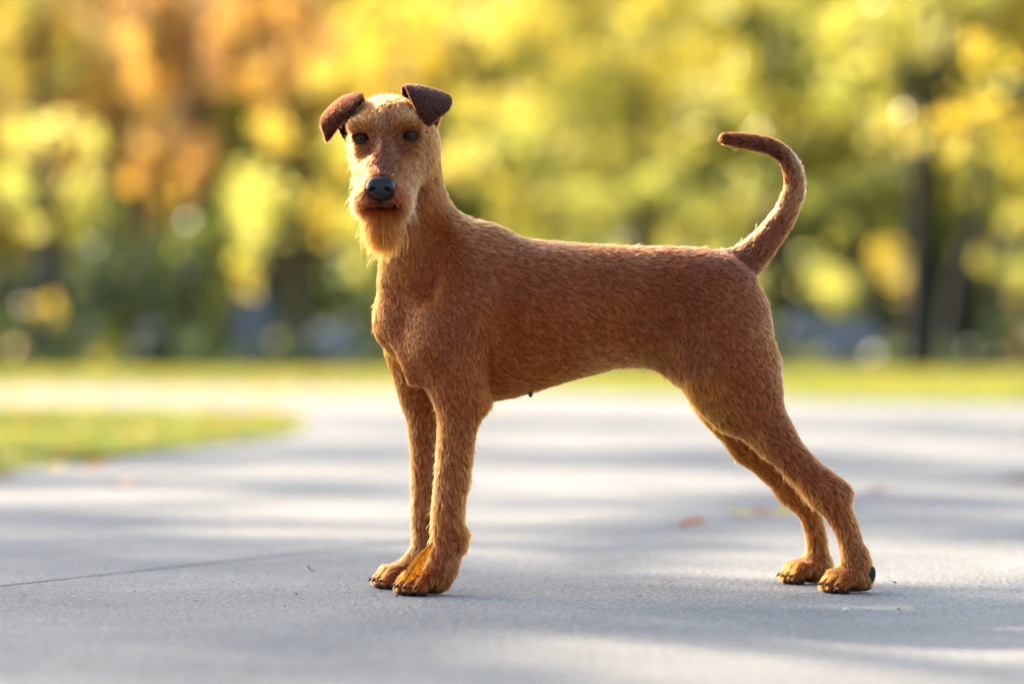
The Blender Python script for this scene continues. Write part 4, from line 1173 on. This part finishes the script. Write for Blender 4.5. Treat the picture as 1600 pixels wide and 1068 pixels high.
# ------------------------------------------------------------------ fallen leaves and grit near the dog
def leaf_shape(name, L, Wd, col, loc, rot, curl=0.3, label="", seed=0, stem=0.02, teeth=7):
    """one real leaf: curled blade with a saw edge, raised midrib and stalk"""
    r = random.Random(seed)
    v, f = [], []
    nu, nv = 16, 6
    for i in range(nu + 1):
        t = i / nu
        w = Wd * .5 * (math.sin(math.pi * t ** .8) ** .8 + .02) * (1 + .08 * math.sin(teeth * 2 * math.pi * t))
        for j in range(nv + 1):
            s = j / nv * 2 - 1
            z = curl * Wd * (s * s * .6 + .5 * math.sin(3 * t + seed)) * .5 + r.uniform(-.0006, .0006) - .0008 * (abs(s) < .01)
            v.append(Vector(((t - .5) * L, s * w, z)))
    for i in range(nu):
        for j in range(nv):
            a = i * (nv + 1) + j
            f.append((a, a + 1, a + nv + 2, a + nv + 1))
    m = bpy.data.materials.get("leaf_%d_%d_%d" % col)
    if m is None:
        m = leaf_mat("leaf_%d_%d_%d" % col, trans=.4, attr=False, rgb=tuple(lin(col)), gloss=.012)
    root = empty(name, loc); root.rotation_euler = rot
    b = mesh_obj("blade", v, f, m); b.parent = root
    sv, sf = [], []
    tube(sv, sf, [(-L * .5 - stem, .002, .006), (-L * .5 - stem * .5, 0, .002), (-L * .5, 0, v[3].z), (0, 0, v[8 * 7 + 3].z - .0003), (L * .45, 0, v[15 * 7 + 3].z - .0003)], [.0009, .0008, .0008, .0005, .0002], 6)
    st_ = mesh_obj("stalk", sv, sf, M_stalk); st_.parent = root
    return tag(root, label, "leaf", "fallen leaves around the dog")
M_stalk = simple_mat("leaf_stalk", (.05, .03, .015), .7)
def gpt(px, py, z=.006):
    d = FPX * (CAM_H - z) / (py - 534)
    return ((px - 800) * d / FPX, d - CAM_D, z)
lf = [(1085, 818, .055, .035, (222, 130, 70), 10, "orange-brown leaf on the path between the dog's fore and hind legs"),
      (1162, 804, .05, .04, (248, 226, 140), 40, "pale yellow leaf on the path, left one of the group before the hind legs"),
      (1190, 801, .04, .03, (220, 150, 70), -20, "tan leaf in the middle of the group before the hind legs"),
      (1222, 799, .045, .035, (246, 220, 70), 70, "bright yellow leaf touching the outline of the far hind leg"),
      (150, 724, .07, .055, (236, 140, 40), 20, "orange leaf at the near edge of the lawn tongue"),
      (86, 730, .06, .05, (240, 214, 150), 60, "pale leaf left of the orange one by the lawn edge"),
      (200, 757, .06, .045, (244, 206, 176), 10, "pale pinkish leaf on the path below the lawn tongue"),
      (6, 745, .07, .055, (226, 150, 50), 90, "orange leaf cut by the left edge of the picture"),
      (1375, 766, .05, .03, (196, 150, 130), 30, "dull pinkish leaf on the path right of the hock"),
      (1594, 748, .06, .04, (176, 110, 70), 5, "brown leaf cut by the right edge of the picture"),
      (490, 889, .009, .006, (224, 150, 80), 15, "tiny orange leaf scrap on the slab joint left of the forefeet")]
for i, (px, py, L_, w_, c_, a_, lab) in enumerate(lf):
    leaf_shape("leaf", L_, w_, c_, gpt(px, py, .004 + w_ * .12), (math.radians(8), math.radians(-6), math.radians(a_)), .35, lab, i, stem=L_ * .4)
# the orange leaf caught against the near forefoot
a, b = Vector(W(631, 909, -.122)), Vector(W(675, 848, -.104))
xx = (b - a).normalized(); yy = Vector((.78, -.42, -.46)); yy = (yy - xx * yy.dot(xx)).normalized(); zz = xx.cross(yy)
from mathutils import Matrix
rot = Matrix((xx, yy, zz)).transposed().to_euler()
leaf_shape("leaf", (b - a).length * 1.04, .018, (246, 150, 8), (a + b) / 2, rot, .55, "bright orange leaf propped upright against the dog's near forefoot", 3, stem=.022)

def pebble(px, py, r, col, label, seed):
    bm = bmesh.new(); bmesh.ops.create_icosphere(bm, subdivisions=2, radius=1)
    rr = random.Random(seed)
    for v in bm.verts: v.co = Vector((v.co.x * r * rr.uniform(1.1, 1.4), v.co.y * r * rr.uniform(.8, 1.1), v.co.z * r * .7))
    me = bpy.data.meshes.new("pebble"); bm.to_mesh(me); bm.free()
    me.materials.append(simple_mat("pebble_%d" % seed, tuple(lin(col)), .8, .3, noise=900))
    o = bpy.data.objects.new("pebble", me); o.location = gpt(px, py, r * .4); put(o)
    return tag(o, label, "pebble", "grit on the path")
pebble(1322, 952, .0035, (240, 236, 228), "white pebble on the path below the near hind foot", 1)
pebble(1398, 909, .002, (70, 72, 80), "dark speck of grit right of the near hind foot", 2)
pebble(1404, 951, .0018, (90, 78, 70), "brown speck of grit right of the white pebble", 3)
pebble(463, 927, .0015, (60, 62, 70), "dark speck of grit left of the forefeet", 4)

# sand and grit lying on the slabs
ng_ = 420
gx, gy = rng.uniform(-1.0, 1.0, ng_), rng.uniform(-1.3, 2.2, ng_)
gr_ = rng.uniform(.0006, .0017, ng_)
base_dirs = np.array([(1, 0, 0), (-.5, .87, 0), (-.5, -.87, 0), (0, 0, 1)])
gv, gf = [], []
for x_, y_, r_ in zip(gx, gy, gr_):
    a_ = rng.uniform(0, 6.28); b0 = len(gv); ca_, sa_ = math.cos(a_), math.sin(a_)
    for d_ in base_dirs:
        gv.append((x_ + r_ * (d_[0] * ca_ - d_[1] * sa_) * 1.3, y_ + r_ * (d_[0] * sa_ + d_[1] * ca_) * 1.3, .0004 + r_ * d_[2] * 1.2))
    gf += [(b0, b0 + 1, b0 + 3), (b0 + 1, b0 + 2, b0 + 3), (b0 + 2, b0, b0 + 3)]
gm = simple_mat("grit", (.16, .14, .12), .9, .2, noise=60)
go = mesh_obj("grit", gv, gf, gm, smooth=False)
tag(go, "fine dark grit scattered over the concrete around the dog", "grit", kind="stuff")
